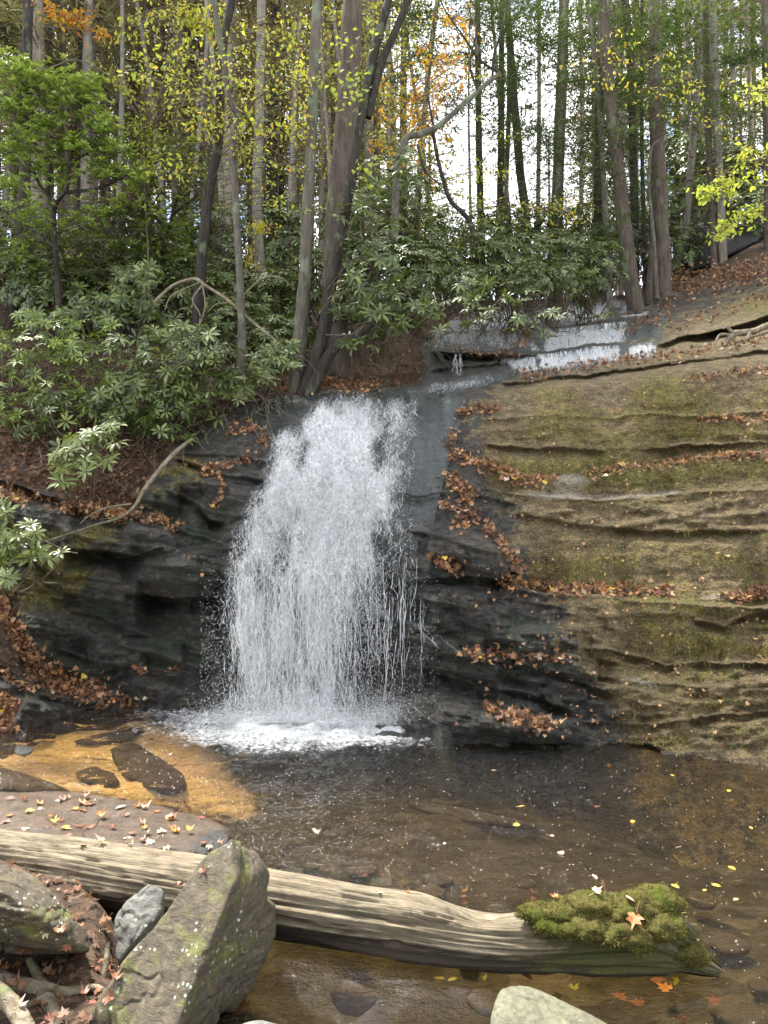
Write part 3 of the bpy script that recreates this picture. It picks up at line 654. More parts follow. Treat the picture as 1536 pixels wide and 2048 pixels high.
# ------------------------------------------------------------------ stones
def stone(name, pts, mat, amp=.03, p=14, res=5, flat=False, freq=3.0, parent=None, seed=0, layer=0.0, ldir=(0, 0, 1)):
    pts = np.array([tuple(q) for q in pts]); c = pts.mean(0)
    bm = bmesh.new()
    for q in pts: bm.verts.new(q-c)
    r = bmesh.ops.convex_hull(bm, input=bm.verts); bm.normal_update()
    pl = []
    for f in bm.faces:
        n = np.array(f.normal); h = float(n@np.array(f.verts[0].co))
        if h < 0: n, h = -n, -h
        if h > 1e-3: pl.append((n, h))
    bm.free()
    b2 = bmesh.new(); bmesh.ops.create_icosphere(b2, subdivisions=res, radius=1)
    d = np.array([v.co[:] for v in b2.verts]); F = np.array([[v.index for v in f.verts] for f in b2.faces]); b2.free()
    d = norm(d); s = 0
    for n, h in pl: s = s+(np.maximum(d@n, 0)/h)**p
    R = s**(-1.0/p); V = d*R[:, None]
    sd_ = seed*7.7
    dn = amp*fbm(V[:, 0]*freq+sd_, V[:, 1]*freq, V[:, 2]*freq, 7, .6)-amp*.3*np.exp(-(fbm(V[:, 0]*2.5+sd_, V[:, 1]*2.5, V[:, 2]*2.5, 4)/.02)**2)
    if layer:
        L = norm(np.array(ldir, float)[None])[0]; q = (V@L)/layer+.5*fbm(V[:, 0]*2, V[:, 1]*2, V[:, 2]*2+sd_, 3)
        fl = np.floor(q); k = _h(fl, fl*0+seed, fl*0); k2 = _h(fl+1, fl*0+seed, fl*0); dn += amp*1.5*(k+(k2-k)*sstep(.7, 1, q-fl)-.5)
    V = V*(1+dn/np.maximum(R, .05))[:, None]
    me = mk_mesh(name, V, F, mat, None, smooth=not flat)
    return link(name, me, parent, tuple(c))
o = stone('leaning_boulder', [P(150,2075,2.85), P(215,1975,2.95), P(275,1880,3.05), P(365,1765,3.15), P(425,1698,3.25), P(455,1682,3.3), P(490,1688,3.42), P(540,1740,3.5),
   P(550,1880,3.5), P(520,1950,3.45), P(470,2010,3.3), P(400,2048,3.12), P(370,2100,2.9), P(425,1850,3.02), P(390,1960,2.92), P(330,2110,2.72), P(470,1760,3.12), P(180,2110,3.1), P(420,2010,3.7), P(500,1800,3.85), P(300,1960,3.7)],
   M['boulder'], .034, 60, 7, True, 3.0, seed=3, layer=.08, ldir=(-.75, -.3, .6))
tag(o, 'big leaning slab boulder with yellow moss and white lichen spots in front of the log', 'boulder')
o = stone('wedge_boulder', [P(-260,1690,3.5), P(0,1722,3.35), P(60,1752,3.3), P(110,1790,3.25), P(165,1850,3.2), P(188,1885,3.2), P(182,1908,3.15), P(120,1900,3.1), P(60,1872,3.05), P(0,1855,3.05), P(-260,1870,3.1), P(0,1800,2.98), P(100,1845,3.05), P(60,1800,3.8), P(-260,1800,3.9), P(150,1900,3.6)],
   M['boulder'], .04, 34, 7, True, 3.0, seed=5, layer=.07, ldir=(.45, -.2, .85))
tag(o, 'wedge shaped mossy boulder over dark soil at the lower left edge', 'boulder')
o = stone('small_boulder', [P(228,1850,3.45), P(243,1808,3.45), P(300,1768,3.5), P(330,1782,3.5), P(318,1830,3.4), P(270,1880,3.3), P(232,1930,3.3), P(240,1850,3.8), P(320,1860,3.8), P(330,1930,3.5)], M['boulder_grey'], .03, 18, 6, True, 6, seed=8)
tag(o, 'small pale grey stone wedged between the log and the leaning boulder', 'boulder')
o = stone('rounded_boulder', [P(968,2080,2.55), P(980,1990,2.62), P(1002,1962,2.7), P(1045,1960,2.72), P(1100,1985,2.68), P(1170,2022,2.62), P(1250,2062,2.55), P(1320,2130,2.5), P(1000,2150,2.4), P(1200,2150,2.35), P(1000,2100,3.0), P(1250,2110,2.95)], M['boulder_plain'], .022, 12, 7, True, 3, seed=11)
tag(o, 'smooth grey green boulder at the bottom edge right of the ripples', 'boulder')
o = stone('low_stone', [P(455,2070,2.6), P(480,2042,2.65), P(520,2034,2.68), P(560,2045,2.65), P(600,2075,2.6), P(520,2110,2.45), P(480,2090,2.9), P(580,2090,2.9)], M['boulder_grey'], .012, 10, 5, False, 5, seed=12)
tag(o, 'low grey stone just showing at the bottom edge below the leaning boulder', 'stone')
o = stone('flat_slab', [P(-400,1572,5.6), P(0,1580,5.55), P(200,1592,5.5), P(390,1625,5.3), P(445,1645,5.15), P(462,1668,5.0), P(450,1690,4.9), P(390,1705,4.72), P(300,1700,4.66), P(0,1668,4.7), P(-400,1700,4.5), P(0,1720,4.7), P(300,1735,4.7), P(420,1720,4.9), P(0,1600,5.9), P(300,1650,5.7), P(-400,1740,5), P(450,1700,5.2)],
   M['wet_slab'], .06, 26, 7, True, 2.2, seed=14, layer=.03)
tag(o, 'flat wet brown slab littered with leaves behind the log', 'rock slab')
o = stone('black_stone', [P(372,1700,4.78), P(400,1672,4.88), P(440,1655,5.0), P(462,1668,4.98), P(455,1695,4.85), P(400,1712,4.7), P(420,1700,5.1), P(440,1730,4.85)], M['wet_black'], .014, 10, 6, True, 6, seed=15)
tag(o, 'glossy black stone at the tip of the flat slab beside the pool', 'stone')
o = stone('ledge_stone', [P(735,1466,7.35), P(760,1458,7.45), P(850,1462,7.42), P(940,1478,7.3), P(978,1500,7.05), P(960,1508,6.95), P(900,1502,6.95), P(800,1482,7.15), P(760,1485,7.2), P(850,1500,7.5), P(950,1515,7.3)], M['wet_black'], .035, 16, 6, True, 5, seed=16, layer=.025)
tag(o, 'long low black ledge stone at the foot of the waterfall', 'stone')
o = stone('round_black_stone', [P(745,1452,7.5), P(765,1442,7.55), P(800,1448,7.5), P(815,1460,7.45), P(780,1470,7.4), P(780,1470,7.8)], M['wet_black'], .01, 8, 5, True, 6, seed=17)
tag(o, 'small rounded wet stone in the spray beside the ledge stone', 'stone')
o = stone('pool_stone', [P(28,1505,6.75), P(30,1492,6.85), P(50,1488,6.9), P(68,1496,6.8), P(66,1506,6.72), P(40,1512,6.7), P(50,1515,6.95)], M['wet_black'], .015, 9, 5, True, 8, seed=18)
tag(o, 'small black stone breaking the water over the yellow sand', 'stone')
for k, (poly, lab) in enumerate([
   ([(40,1470),(70,1462),(115,1468),(112,1480),(60,1484)], 'small dark submerged stone on the sand above the black pool stone'),
   ([(140,1484),(200,1466),(290,1452),(300,1466),(240,1490),(170,1496)], 'long dark submerged stone slanting across the yellow sand'),
   ([(212,1496),(270,1482),(300,1500),(330,1520),(372,1548),(380,1585),(330,1596),(290,1570),(240,1555),(290,1545),(240,1520)], 'largest dark submerged slab at the edge of the sand'),
   ([(150,1545),(190,1534),(230,1545),(245,1570),(200,1580),(160,1565)], 'rounded dark submerged stone near the flat slab'),
   ([(-20,1530),(30,1540),(110,1565),(160,1590),(60,1590),(-20,1575)], 'dark submerged shelf along the left edge of the sand'),
   ([(800,1600),(900,1610),(1100,1655),(1050,1662),(900,1640),(820,1620)], 'long dark sunken log shape under the middle of the pool')]):
    z0 = -.12 if k < 5 else -.27; pts = []
    for x, y in poly:
        for z in (z0, z0-.3): Yd = (CAMZ-z)*FPX/(y-1024); pts.append(((x-768)/FPX*Yd, Yd, z))
    o = stone('submerged_stone', pts, M['bed_stone'], .04, 16, 5, False, 4, seed=20+k); tag(o, lab, 'stone', 'submerged stones')
for k in range(16):
    px, py = random.uniform(560, 1536), random.uniform(1720, 2040); z = -.34
    Yd = (CAMZ-z)*FPX/(py-1024); c = np.array([(px-768)/FPX*Yd, Yd, z]); r = random.uniform(.06, .15)
    pts = [c+np.array([math.cos(a)*r*random.uniform(.7, 1.2), math.sin(a)*r*random.uniform(.7, 1.2), s*.05]) for a in np.linspace(0, 6, 7) for s in (0, 1)]
    o = stone('bed_cobble', pts, M['bed_stone'], .02, 12, 4, False, 8, seed=40+k); tag(o, 'brown cobble on the pool bed under shallow water near the log', 'cobble', 'cobbles on the pool bed')

# ------------------------------------------------------------------ the fallen log
def build_log():
    C = [(P(-300,1690,4.62),.20),(P(0,1722,4.42),.2),(P(160,1742,4.25),.205),(P(300,1766,4.1),.205),(P(450,1790,3.98),.2),(P(560,1808,3.88),.19),(P(700,1832,3.78),.185),(P(820,1850,3.68),.18),(P(950,1872,3.6),.16),(P(1060,1880,3.56),.15),(P(1180,1868,3.56),.185),(P(1280,1864,3.56),.19),(P(1340,1878,3.56),.165),(P(1385,1905,3.55),.09),(P(1440,1938,3.53),.018)]
    path = spline([c for c, r in C], 420); rad = spline([(r, 0, 0) for c, r in C], 420)[:, 0]
    base = path[0].copy()
    S = 120
    arc = np.concatenate([[0], np.cumsum(np.linalg.norm(np.diff(path, axis=0), axis=1))])
    def disp(p, a):
        s = arc[:, None]; A = a[None]
        ca, sa = np.cos(A)*2.2, np.sin(A)*2.2
        d = .03*fbm(s*.8, ca, sa+3, 3)+.014*fbm(s*1.1, ca*5, sa*5, 3)+.02*fbm(s*1.6, ca*9, sa*9, 4, .6)-.03*np.exp(-(np.abs(fbm(s*.7, ca*4, sa*4+9, 3))/.03)**2)
        e = sstep(.62, .95, s/arc[-1]); d = d+e*(.035*fbm(s*2.2, ca*3, sa*3, 4))
        px = p[:, 0]/p[:, 1]*FPX+768
        dip = np.exp(-((px-965)/75)**2)[:, None]*np.clip(np.sin(A), 0, 1)**2; d = d-.06*dip     # worn hollow on the top
        return d
    V, F = tube(path, rad*.84, S, disp=disp)
    n = len(path); d_, x_, y_ = frames(path)
    a = np.linspace(0, 2*np.pi, S, endpoint=False)
    up = np.tile(np.sin(a), n); low = np.clip(.5-up*.55, 0, 1)  # low masks the painted underside shade
    px = np.repeat(path[:, 0]/path[:, 1]*FPX+768, S)
    moss = sstep(990, 1150, px)*(.45+.35*up)+.25*np.exp(-((px-580)/40)**2)+.3*sstep(850, 1000, px)*(up < .1)+.12
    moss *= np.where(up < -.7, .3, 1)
    uv = np.stack([np.repeat(arc, S), np.tile(a/6.283, n)], -1)
    root = empty('fallen_log', base, 'long weathered barkless log lying across the pool with a mossy end', 'log')
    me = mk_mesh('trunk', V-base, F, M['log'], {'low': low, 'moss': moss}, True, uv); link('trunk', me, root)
    # moss cushions on the right end
    cs = MB(); tf = MB()
    for (mx, my, Yd, rx, rz) in ((1080,1815,3.5,.09,.05),(1130,1812,3.48,.1,.055),(1185,1800,3.5,.12,.07),(1240,1805,3.5,.12,.06),(1230,1850,3.42,.13,.07),(1300,1800,3.5,.115,.105),(1320,1838,3.44,.1,.09),(1180,1840,3.42,.12,.06),(1110,1840,3.44,.09,.05),(1365,1885,3.48,.07,.05),(1390,1905,3.5,.06,.035),(1275,1870,3.4,.08,.06)):
        u = rdir(900); c = np.array(P(mx, my+10, Yd))
        b2 = bmesh.new(); bmesh.ops.create_icosphere(b2, subdivisions=4, radius=1); dd = np.array([v.co[:] for v in b2.verts]); FF = np.array([[v.index for v in f.verts] for f in b2.faces]); b2.free()
        sc = np.array([rx*1.15, rx*.85, rz*.72]); w_ = dd*sc
        w_ = w_*(1+.6*fbm(w_[:, 0]*16+mx, w_[:, 1]*16, w_[:, 2]*16, 4))[:, None]
        cs.add(w_+c, FF)
        w2 = u*sc; w2 = w2*(1+.6*fbm(w2[:, 0]*16+mx, w2[:, 1]*16, w2[:, 2]*16, 4))[:, None]
        put(tf, T_NEED, w2+c, u+rdir(900)*.7+np.array([0, 0, -.1]), rdir(900), RNG.uniform(.007, .021, 900), RNG.uniform(0, 1, 900)*(.6+.4*(mx > 1200)), 1.4)
    cs.build('moss_cushion', M['moss'], root, off=base, smooth=True)
    tag(tf.build('moss_tufts', M['mossleaf'], root, off=base), kind='stuff')
    sp = MB()
    for (a0, a1, r) in (((1330,1880),(1450,1945),.03),((1300,1912),(1440,1943),.03),((1340,1900),(1400,1880),.025),((1350,1860),(1395,1850),.02)):
        q = spline([P(*a0, 3.5), (P(*a0, 3.5)+P(*a1, 3.5))/2+Vector((0, 0, .01)), P(*a1, 3.5)], 14)
        sp.add(*tube(q, np.linspace(r, .003, 14), 10, disp=lambda p, a: .004*fbm(p[:, 0:1]*20, np.cos(a)[None]*3, np.sin(a)[None]*3, 3)))
    me = mk_mesh('splintered_end', np.concatenate(sp.V)-base, np.concatenate(sp.F[4]), M['log'], {'low': np.full(sp.n, .4), 'moss': np.full(sp.n, .4)}, True, np.random.rand(sp.n, 2)*.1)
    link('splintered_end', me, root)
build_log()

# ------------------------------------------------------------------ water of the falls
XF_L = lambda py: np.interp(py, [785,830,870,900,960,1060,1150,1250,1350,1440], [632,605,538,540,515,462,446,438,438,430])
XF_R = lambda py: np.interp(py, [785,830,880,960,1060,1150,1180,1250,1350,1440], [850,842,830,835,830,850,840,820,805,795])
def fall_density(px, py):
    L, R = XF_L(py), XF_R(py); u = (px-L)/(R-L)
    e = np.clip(u/.14, 0, 1)*np.clip((1-u)/.28, 0, 1)
    lower = sstep(1150, 1350, py)
    core = np.exp(-((u-.48)/.42)**2)
    d = e*(1-lower*.25)*(.45+.55*core)
    n = .5+.9*fbm(px/40, py/90, 7, 3)
    right = 1-sstep(.55, .72, u)*sstep(1060, 1160, py)*.62
    top = .55+.45*sstep(800, 870, py)
    return np.clip(d*right*top*np.clip(n+.15, .05, 1.3)*(1-.22*lower), 0, 1)
def fall_Y(px, py):
    """distance of the falling sheet: it hugs the rock above, falls free below the overhang"""
    yr = fs(blurF, px, py)-.04
    yl = np.interp(py, [880, 1150, 1440], [8.85, 8.15, 7.72])
    t = sstep(900, 1180, py); return np.minimum(yr-.05, yr*(1-t)+yl*t)
blurY = blur(YF, 7); blurF = blur(YF, 16)
def strands(mb, px, py, ln, r0, lean, Yoff, seg=8, zig=5.0, beads=.5, rng=RNG, hori=0.0, Yfun=None):
    n = len(px); t = np.linspace(0, 1, seg)[None]
    PY = py[:, None]+ln[:, None]*t; sd = rng.uniform(0, 1000, n)[:, None]
    PX = px[:, None]+lean[:, None]*ln[:, None]*t+zig*vn(sd, t*4+sd, 0)+zig*.5*vn(sd, t*9+sd, 5)+hori*t*rng.normal(size=(n, 1))
    Yd = (Yfun or fall_Y)(PX, PY)-Yoff[:, None]-.03*(vn(sd, t*3, 8)+1)
    C = PA(PX, PY, Yd)
    R = r0[:, None]*np.sin(np.pi*np.clip(t*.92+.04, 0, 1))**.6*(1-beads*.5+beads*(vn(sd, t*seg*.7, 3)+.3))
    R = np.clip(R, .0006, None)
    ang = np.array([0, 2.1, 4.2]); V = C[:, :, None]+R[..., None, None]*np.stack([np.cos(ang), np.sin(ang), 0*ang], -1)
    base = (np.arange(n)*seg*3)[:, None, None]; i = (np.arange(seg-1)*3)[None, :, None]; j = np.arange(3)[None, None]; k = (j+1) % 3
    F = np.stack([base+i+j, base+i+k, base+i+k+3, base+i+j+3], -1).reshape(-1, 4)
    mb.add(V.reshape(-1, 3), F)
OCT_V = np.array([[1, 0, 0], [-1, 0, 0], [0, 1, 0], [0, -1, 0], [0, 0, 1.4], [0, 0, -1.4]]); OCT_F = np.array([[0, 2, 4], [2, 1, 4], [1, 3, 4], [3, 0, 4], [2, 0, 5], [1, 2, 5], [3, 1, 5], [0, 3, 5]])
def drops(mb, C, r):
    n = len(C); V = C[:, None]+OCT_V[None]*r[:, None, None]; F = (OCT_F[None]+(np.arange(n)*6)[:, None, None]).reshape(-1, 3); mb.add(V.reshape(-1, 3), F)
def sample(n, fn, x0, x1, y0, y1, rng=RNG):
    X, Y = [], []; tot = 0
    while tot < n:
        a = rng.uniform(x0, x1, n*2); b = rng.uniform(y0, y1, n*2); k = rng.random(n*2) < fn(a, b); X.append(a[k]); Y.append(b[k]); tot += k.sum()
    return np.concatenate(X)[:n], np.concatenate(Y)[:n]
def patch(name, x0, x1, y0, y1, off, attrs, parent, step=(4, 4), keep=None):
    xs = np.arange(x0, x1+.1, step[0]); ys = np.arange(y0, y1+.1, step[1]); X, Y = np.meshgrid(xs, ys)
    Yd = fs(blur(YF, 2), X, Y)-off; V = PA(X, Y, Yd); C = len(xs)
    i = np.arange(len(ys)-1)[:, None]*C; j = np.arange(C-1)[None]
    F = np.stack([i+j, i+j+1, i+j+1+C, i+j+C], -1).reshape(-1, 4)
    F = F[:, ::-1]
    if keep is not None: F = F[keep(X, Y).ravel()[F].mean(1) > .5]
    at = {k: f(X, Y).ravel() for k, f in attrs.items()}
    uv = np.stack([X/400.0, Y/400.0], -1).reshape(-1, 2)
    return link(name, mk_mesh(name, V.reshape(-1, 3), F, M['film'], at, True, uv), parent)
def lace_sheet(name, x0, x1, y0, y1, off, dens, fallf, Yfun, parent, seed, step=3.0):
    xs = np.arange(x0, x1+.1, step); ys = np.arange(y0, y1+.1, step); X, Y = np.meshgrid(xs, ys)
    Yd = Yfun(X, Y)-off-.035*fbm(X/22, Y/50, seed, 3)-.012*fbm(X/7, Y/18, seed+3, 2); V = PA(X, Y, Yd); C = len(xs); D = dens(X, Y)
    i = np.arange(len(ys)-1)[:, None]*C; j = np.arange(C-1)[None]
    F = np.stack([i+j+C, i+j+1+C, i+j+1, i+j], -1).reshape(-1, 4); F = F[(D > .03).ravel()[F].any(1)]
    uv = np.stack([X/400.0+seed*3.7, -Y/400.0+seed*1.3], -1).reshape(-1, 2)
    o = link(name, mk_mesh(name, V.reshape(-1, 3), F, M['lace'], {'dens': D.ravel(), 'fall': fallf(X, Y).ravel()}, True, uv), parent); return o
def build_fall():
    root = empty('waterfall', P(600, 1440, 7.8), 'white main waterfall dropping over the dark ledge into the pool', 'waterfall')
    base = np.array(root.location)
    def ch(o): o.location = tuple(-base); return o
    FILM = [(575,786),(700,783),(790,778),(935,772),(925,830),(905,900),(880,985),(865,1060),(835,1075),(835,1180),(440,1190),(455,1080),(520,950),(545,872),(500,862),(540,812)]
    fm = poly_field([FILM], 3)
    ch(patch('water_film', 430, 950, 770, 1200, .022, {'foam': lambda x, y: (fall_density(x, y)*.6+.04*fs(fm, x, y)+.34*fs(fm, x, y)*np.clip(fbm(x/9, y/50, 8, 4), 0, 1))*(1-sstep(1050, 1180, y)*.7), 'veil': lambda x, y: fs(fm, x, y)*(.3+.4*sstep(700, 860, x))*(1-sstep(960, 1080, y)*.85)*np.clip(.8+.9*fbm(x/14, y/60, 3, 4), .1, 1.3)}, root, (3, 3), keep=lambda x, y: fs(fm, x, y) > .4))
    for k, of in enumerate((.015, .06, .12)):
        ch(lace_sheet('water_sheet', 425, 850, 783, 1442, of, lambda x, y: fall_density(x, y)*(.8-.12*k)*(1-.3*sstep(1150, 1440, y))*sstep(783, 800+12*k, y), lambda x, y: .15+.85*sstep(840, 1300, y), fall_Y, root, k+1))
    mb = MB()
    # web of torn water on the rock
    px, py = sample(6500, lambda a, b: fall_density(a, b)*(1-sstep(1120, 1300, b)), 430, 850, 788, 1300); n = len(px)
    strands(mb, px, py, RNG.uniform(4, 24, n), RNG.uniform(.001, .0036, n), RNG.normal(-.12, .6, n)-(600-px)*-.0004, RNG.uniform(0, .1, n), 6, 7, .7, hori=5)
    px, py = sample(5000, lambda a, b: fall_density(a, b)**1.3*sstep(940, 1300, b), 430, 850, 940, 1395); n = len(px)
    strands(mb, px, py, RNG.uniform(8, 50, n), RNG.uniform(.001, .0034, n), RNG.normal(-.02, .09, n), RNG.uniform(-.08, .12, n), 9, 5, 1.0)
    # long single threads on the thin right side and the trickles
    for x0, x1, y0, y1, m_ in ((690,835,1110,1400,20),(800,860,1150,1330,6),(770,800,1180,1395,6),(500,720,1150,1400,80)):
        px = RNG.uniform(x0, x1, m_); py = RNG.uniform(y0, y0+60, m_); ln = RNG.uniform(.3, 1, m_)*(y1-y0)
        strands(mb, px, py, np.minimum(ln, 1420-py), RNG.uniform(.0016, .0042, m_), RNG.normal(-.01, .05, m_), RNG.uniform(0, .1, m_), 34, 4, 1.1)
    ch(tag(mb.build('water_strands', M['white'], root, smooth=True), kind='stuff'))
    md = MB()
    px, py = sample(26000, lambda a, b: np.clip(fall_density(a, b)*.6+.35*np.exp(-((a-600)/190)**2)*sstep(1080, 1300, b), 0, 1), 400, 880, 1000, 1440)
    drops(md, PA(px, py, fall_Y(px, py)-RNG.uniform(-.15, .25, len(px))), RNG.uniform(.0013, .0042, len(px)))
    px, py = sample(12000, lambda a, b: fall_density(a, b), 430, 860, 780, 1150)
    drops(md, PA(px, py, fall_Y(px, py)-RNG.uniform(0, .14, len(px))), RNG.uniform(.0015, .004, len(px)))
    n = 26000; px = RNG.normal(585, 95, n); py = 1446-np.abs(RNG.normal(0, 24, n)); k = (px > 360)&(px < 820)
    drops(md, PA(px[k], py[k], 7.72-RNG.uniform(-.15, .35, k.sum())), RNG.uniform(.001, .003, k.sum()))
    n = 7000; px = RNG.normal(775, 38, n); py = 1450-np.abs(RNG.normal(0, 30, n)); drops(md, PA(px, py, 7.55-RNG.uniform(0, .2, n)), RNG.uniform(.0009, .0022, n))
    ch(tag(md.build('droplets', M['white'], root), kind='stuff'))
    # churned crest and foam mounds at the foot
    fo = MB(); n = 500; u = RNG.normal(0, 1, n)
    px = 570+130*u; py = 1440+RNG.normal(0, 9, n)+6*np.abs(u)
    strands(fo, px, py, RNG.uniform(3, 12, n), RNG.uniform(.002, .005, n), RNG.normal(0, 1.5, n), RNG.uniform(0, .12, n), 6, 10, .8, hori=18, Yfun=lambda a, b: CAMZ*FPX/(np.maximum(b, 1425)-1024)*.995)
    n = 12; px = RNG.normal(800, 26, n); py = RNG.uniform(1405, 1440, n)
    strands(fo, px, py, RNG.uniform(8, 34, n), RNG.uniform(.0015, .0035, n), (px-795)*.03, RNG.uniform(.1, .3, n), 8, 6, .8, hori=6)
    n = 10; px = RNG.uniform(815, 880, n); py = 1240+(px-815)*.6+RNG.normal(0, 6, n)
    strands(fo, px, py, RNG.uniform(6, 40, n), RNG.uniform(.0015, .0035, n), RNG.normal(.3, .5, n), np.full(n, .04), 8, 6, .8, hori=6)
    ch(tag(fo.build('splash', M['white'], root, smooth=True), kind='stuff'))
build_fall()
def build_upper():
    root = empty('upper_cascade', P(1150, 720, 11.5), 'low stepped cascade sliding down grey slabs behind the main fall', 'waterfall'); base = np.array(root.location)
    def ch(o): o.location = tuple(-base); return o
    SH = [(860,706),(870,680),(940,660),(945,632),(1000,622),(1100,640),(1130,612),(1240,600),(1300,600),(1330,612),(1325,680),(1300,706),(1240,712),(1180,722),(1080,738),(1030,752),(960,776),(850,784),(860,772),(1010,735),(1040,712)]
    fm = poly_field([SH], 2)
    polys = [([(1072,706),(1240,690),(1238,716),(1180,724),(1085,738)], 1.0), ([(1262,690),(1312,684),(1308,708),(1262,712)], .95), ([(1100,655),(1180,635),(1250,655),(1240,690),(1090,700)], .85), ([(1110,640),(1160,615),(1230,612),(1200,640)], .7), ([(1245,608),(1300,606),(1296,616),(1245,618)], .7), ([(1240,622),(1295,620),(1292,634),(1245,634)], .8), ([(940,636),(1100,625),(1090,655),(1010,668),(940,668)], .65), ([(870,676),(1040,664),(1080,700),(870,704)], .5), ([(860,768),(910,766),(1010,742),(1000,752),(940,776),(850,782)], .45)]
    polys += [([(950,640),(1090,632),(1092,642),(950,652)], .9), ([(1060,624),(1160,615),(1162,624),(1060,634)], .9), ([(1085,657),(1180,647),(1252,637),(1256,650),(1180,662),(1085,672)], .95), ([(870,664),(1040,656),(1040,664),(870,674)], .8), ([(1130,612),(1240,603),(1240,612),(1130,622)], .8), ([(1000,716),(1072,708),(1078,740),(1040,746)], .7)]
    ff = np.zeros_like(YF)
    for p, a in polys: ff = np.maximum(ff, a*in_poly(XX, YY, p))
    ff = blur(ff, 2)
    ch(patch('water_film', 850, 1336, 596, 786, .02, {'foam': lambda x, y: fs(ff, x, y)*.62+.12, 'veil': lambda x, y: .9+0*x}, root, (3, 2), keep=lambda x, y: fs(fm, x, y) > .5))
    for k, of in enumerate((.03, .07)): ch(lace_sheet('water_sheet', 850, 1332, 600, 784, of, lambda x, y: fs(ff, x, y)*.92, lambda x, y: .5+0*x, lambda x, y: fs(blurY, x, y), root, k+7, 2.5))
    mb = MB(); Yf = lambda a, b: fs(blurY, a, b)-.03
    px, py = sample(2200, lambda a, b: fs(ff, a, b)**1.3, 850, 1330, 600, 786); n = len(px)
    strands(mb, px, py, RNG.uniform(4, 14, n), RNG.uniform(.0015, .0055, n), RNG.normal(-.15, .3, n), RNG.uniform(-.02, .06, n), 5, 4, .7, Yfun=Yf)
    n = 14; px = np.where(RNG.random(n) < .5, 911, 921)+RNG.normal(0, 1.2, n)
    strands(mb, px, RNG.uniform(704, 725, n), RNG.uniform(20, 48, n), RNG.uniform(.003, .006, n), RNG.normal(0, .03, n), RNG.uniform(.05, .15, n), 12, 3, .9, Yfun=lambda a, b: 11.2+0*a)
    ch(tag(mb.build('water_strands', M['white'], root, smooth=True), kind='stuff'))
build_upper()
# ------------------------------------------------------------------ trees
def trunk_mesh(mb, path, r0, r1, sides=12, flare=0.0, rough=.05, seg=46, knots=0):
    p = spline(path, seg); rad = np.linspace(r0, r1, seg)
    if flare:
        h = np.concatenate([[0], np.cumsum(np.linalg.norm(np.diff(p, axis=0), axis=1))]); rad = rad*(1+flare*np.exp(-h/.28))
    sd = random.uniform(0, 99)
    V, F = tube(p, rad, sides, disp=lambda q, a: rad[:, None]*(rough*3.2*fbm(np.cos(a)[None]*1.5+sd, np.sin(a)[None]*1.5, q[:, 2:3]*1.3, 3)+rough*1.5*vn(np.cos(a)[None]*5, np.sin(a)[None]*5+sd, q[:, 2:3]*9)))
    mb.add(V, F); return p, rad
def pxpath(pts, Y, up=3.0, base=None):
    """pts run from the top of the picture downwards; returns base-to-top points in the world"""
    q = [np.array(P(a, b, Y+(c[0] if c else 0))) for a, b, *c in pts][::-1]
    if base is not None: q = [base]+q
    else: q = [q[0]+(q[0]-q[1])/np.linalg.norm(q[0]-q[1])*.4]+q
    d = q[-1]-q[-2]; d = d/np.linalg.norm(d)
    if up: q.append(q[-1]+d*up)
    return q
def stubs(mb, p, rad, n, ln=(.1, .6), r=.006, droop=-.2, lo=.1):
    for _ in range(n):
        i = random.randint(int(len(p)*lo), len(p)-3); a = random.uniform(0, 6.283); L = random.uniform(*ln)
        d = np.array([math.cos(a), math.sin(a), random.uniform(-.1, .35)]); s = p[i]
        e = s+d*L; q = spline([s, s+d*L*.5+np.array([0, 0, .02]), e+np.array([random.uniform(-.1, .1)*L, 0, droop*L])], 6)
        mb.add(*tube(q, np.linspace(r*random.uniform(.7, 1.5), .002, 6), 3))
def sprays(lf, tw, p, n, ln=(.5, 1.4), size=.1, lo=.2, hi=1.0, droop=.25, needles=9, side=None):
    """hemlock boughs: a drooping stem with flat side twigs of needles"""
    for _ in range(n):
        i = random.randint(int(len(p)*lo), min(len(p)-2, int(len(p)*hi))); a = random.uniform(0, 6.283) if side is None else random.gauss(side, .7)
        L = random.uniform(*ln); d = np.array([math.cos(a), math.sin(a), random.uniform(-.05, .3)])
        m = 7; q = spline([p[i], p[i]+d*L*.5+np.array([0, 0, .03*L]), p[i]+d*L+np.array([0, 0, -droop*L])], m)
        tw.add(*tube(q, np.linspace(.007, .0015, m), 3))
        k = needles; t = RNG.uniform(.2, 1, k*6); pos = np.stack([np.interp(t, np.linspace(0, 1, m), q[:, c]) for c in range(3)], 1)
        s = np.where(RNG.random(len(t)) < .5, 1, -1)[:, None]; lat = norm(np.cross(d, [0, 0, 1.0])[None]*s+d[None]*.7+RNG.normal(0, .2, (len(t), 3)))
        off = RNG.uniform(0, 1, (len(t), 1))*(1.15-t[:, None])*L*.4
        pos = pos+lat*off+np.array([0, 0, -.12])*off
        put(lf, T_NEED, pos, norm(lat+RNG.normal(0, .35, (len(t), 3))), np.array([0, 0, 1.0])+RNG.normal(0, .3, (len(t), 3)), RNG.uniform(.6, 1.3, len(t))*size, RNG.uniform(0, 1, len(t)), 1.3)
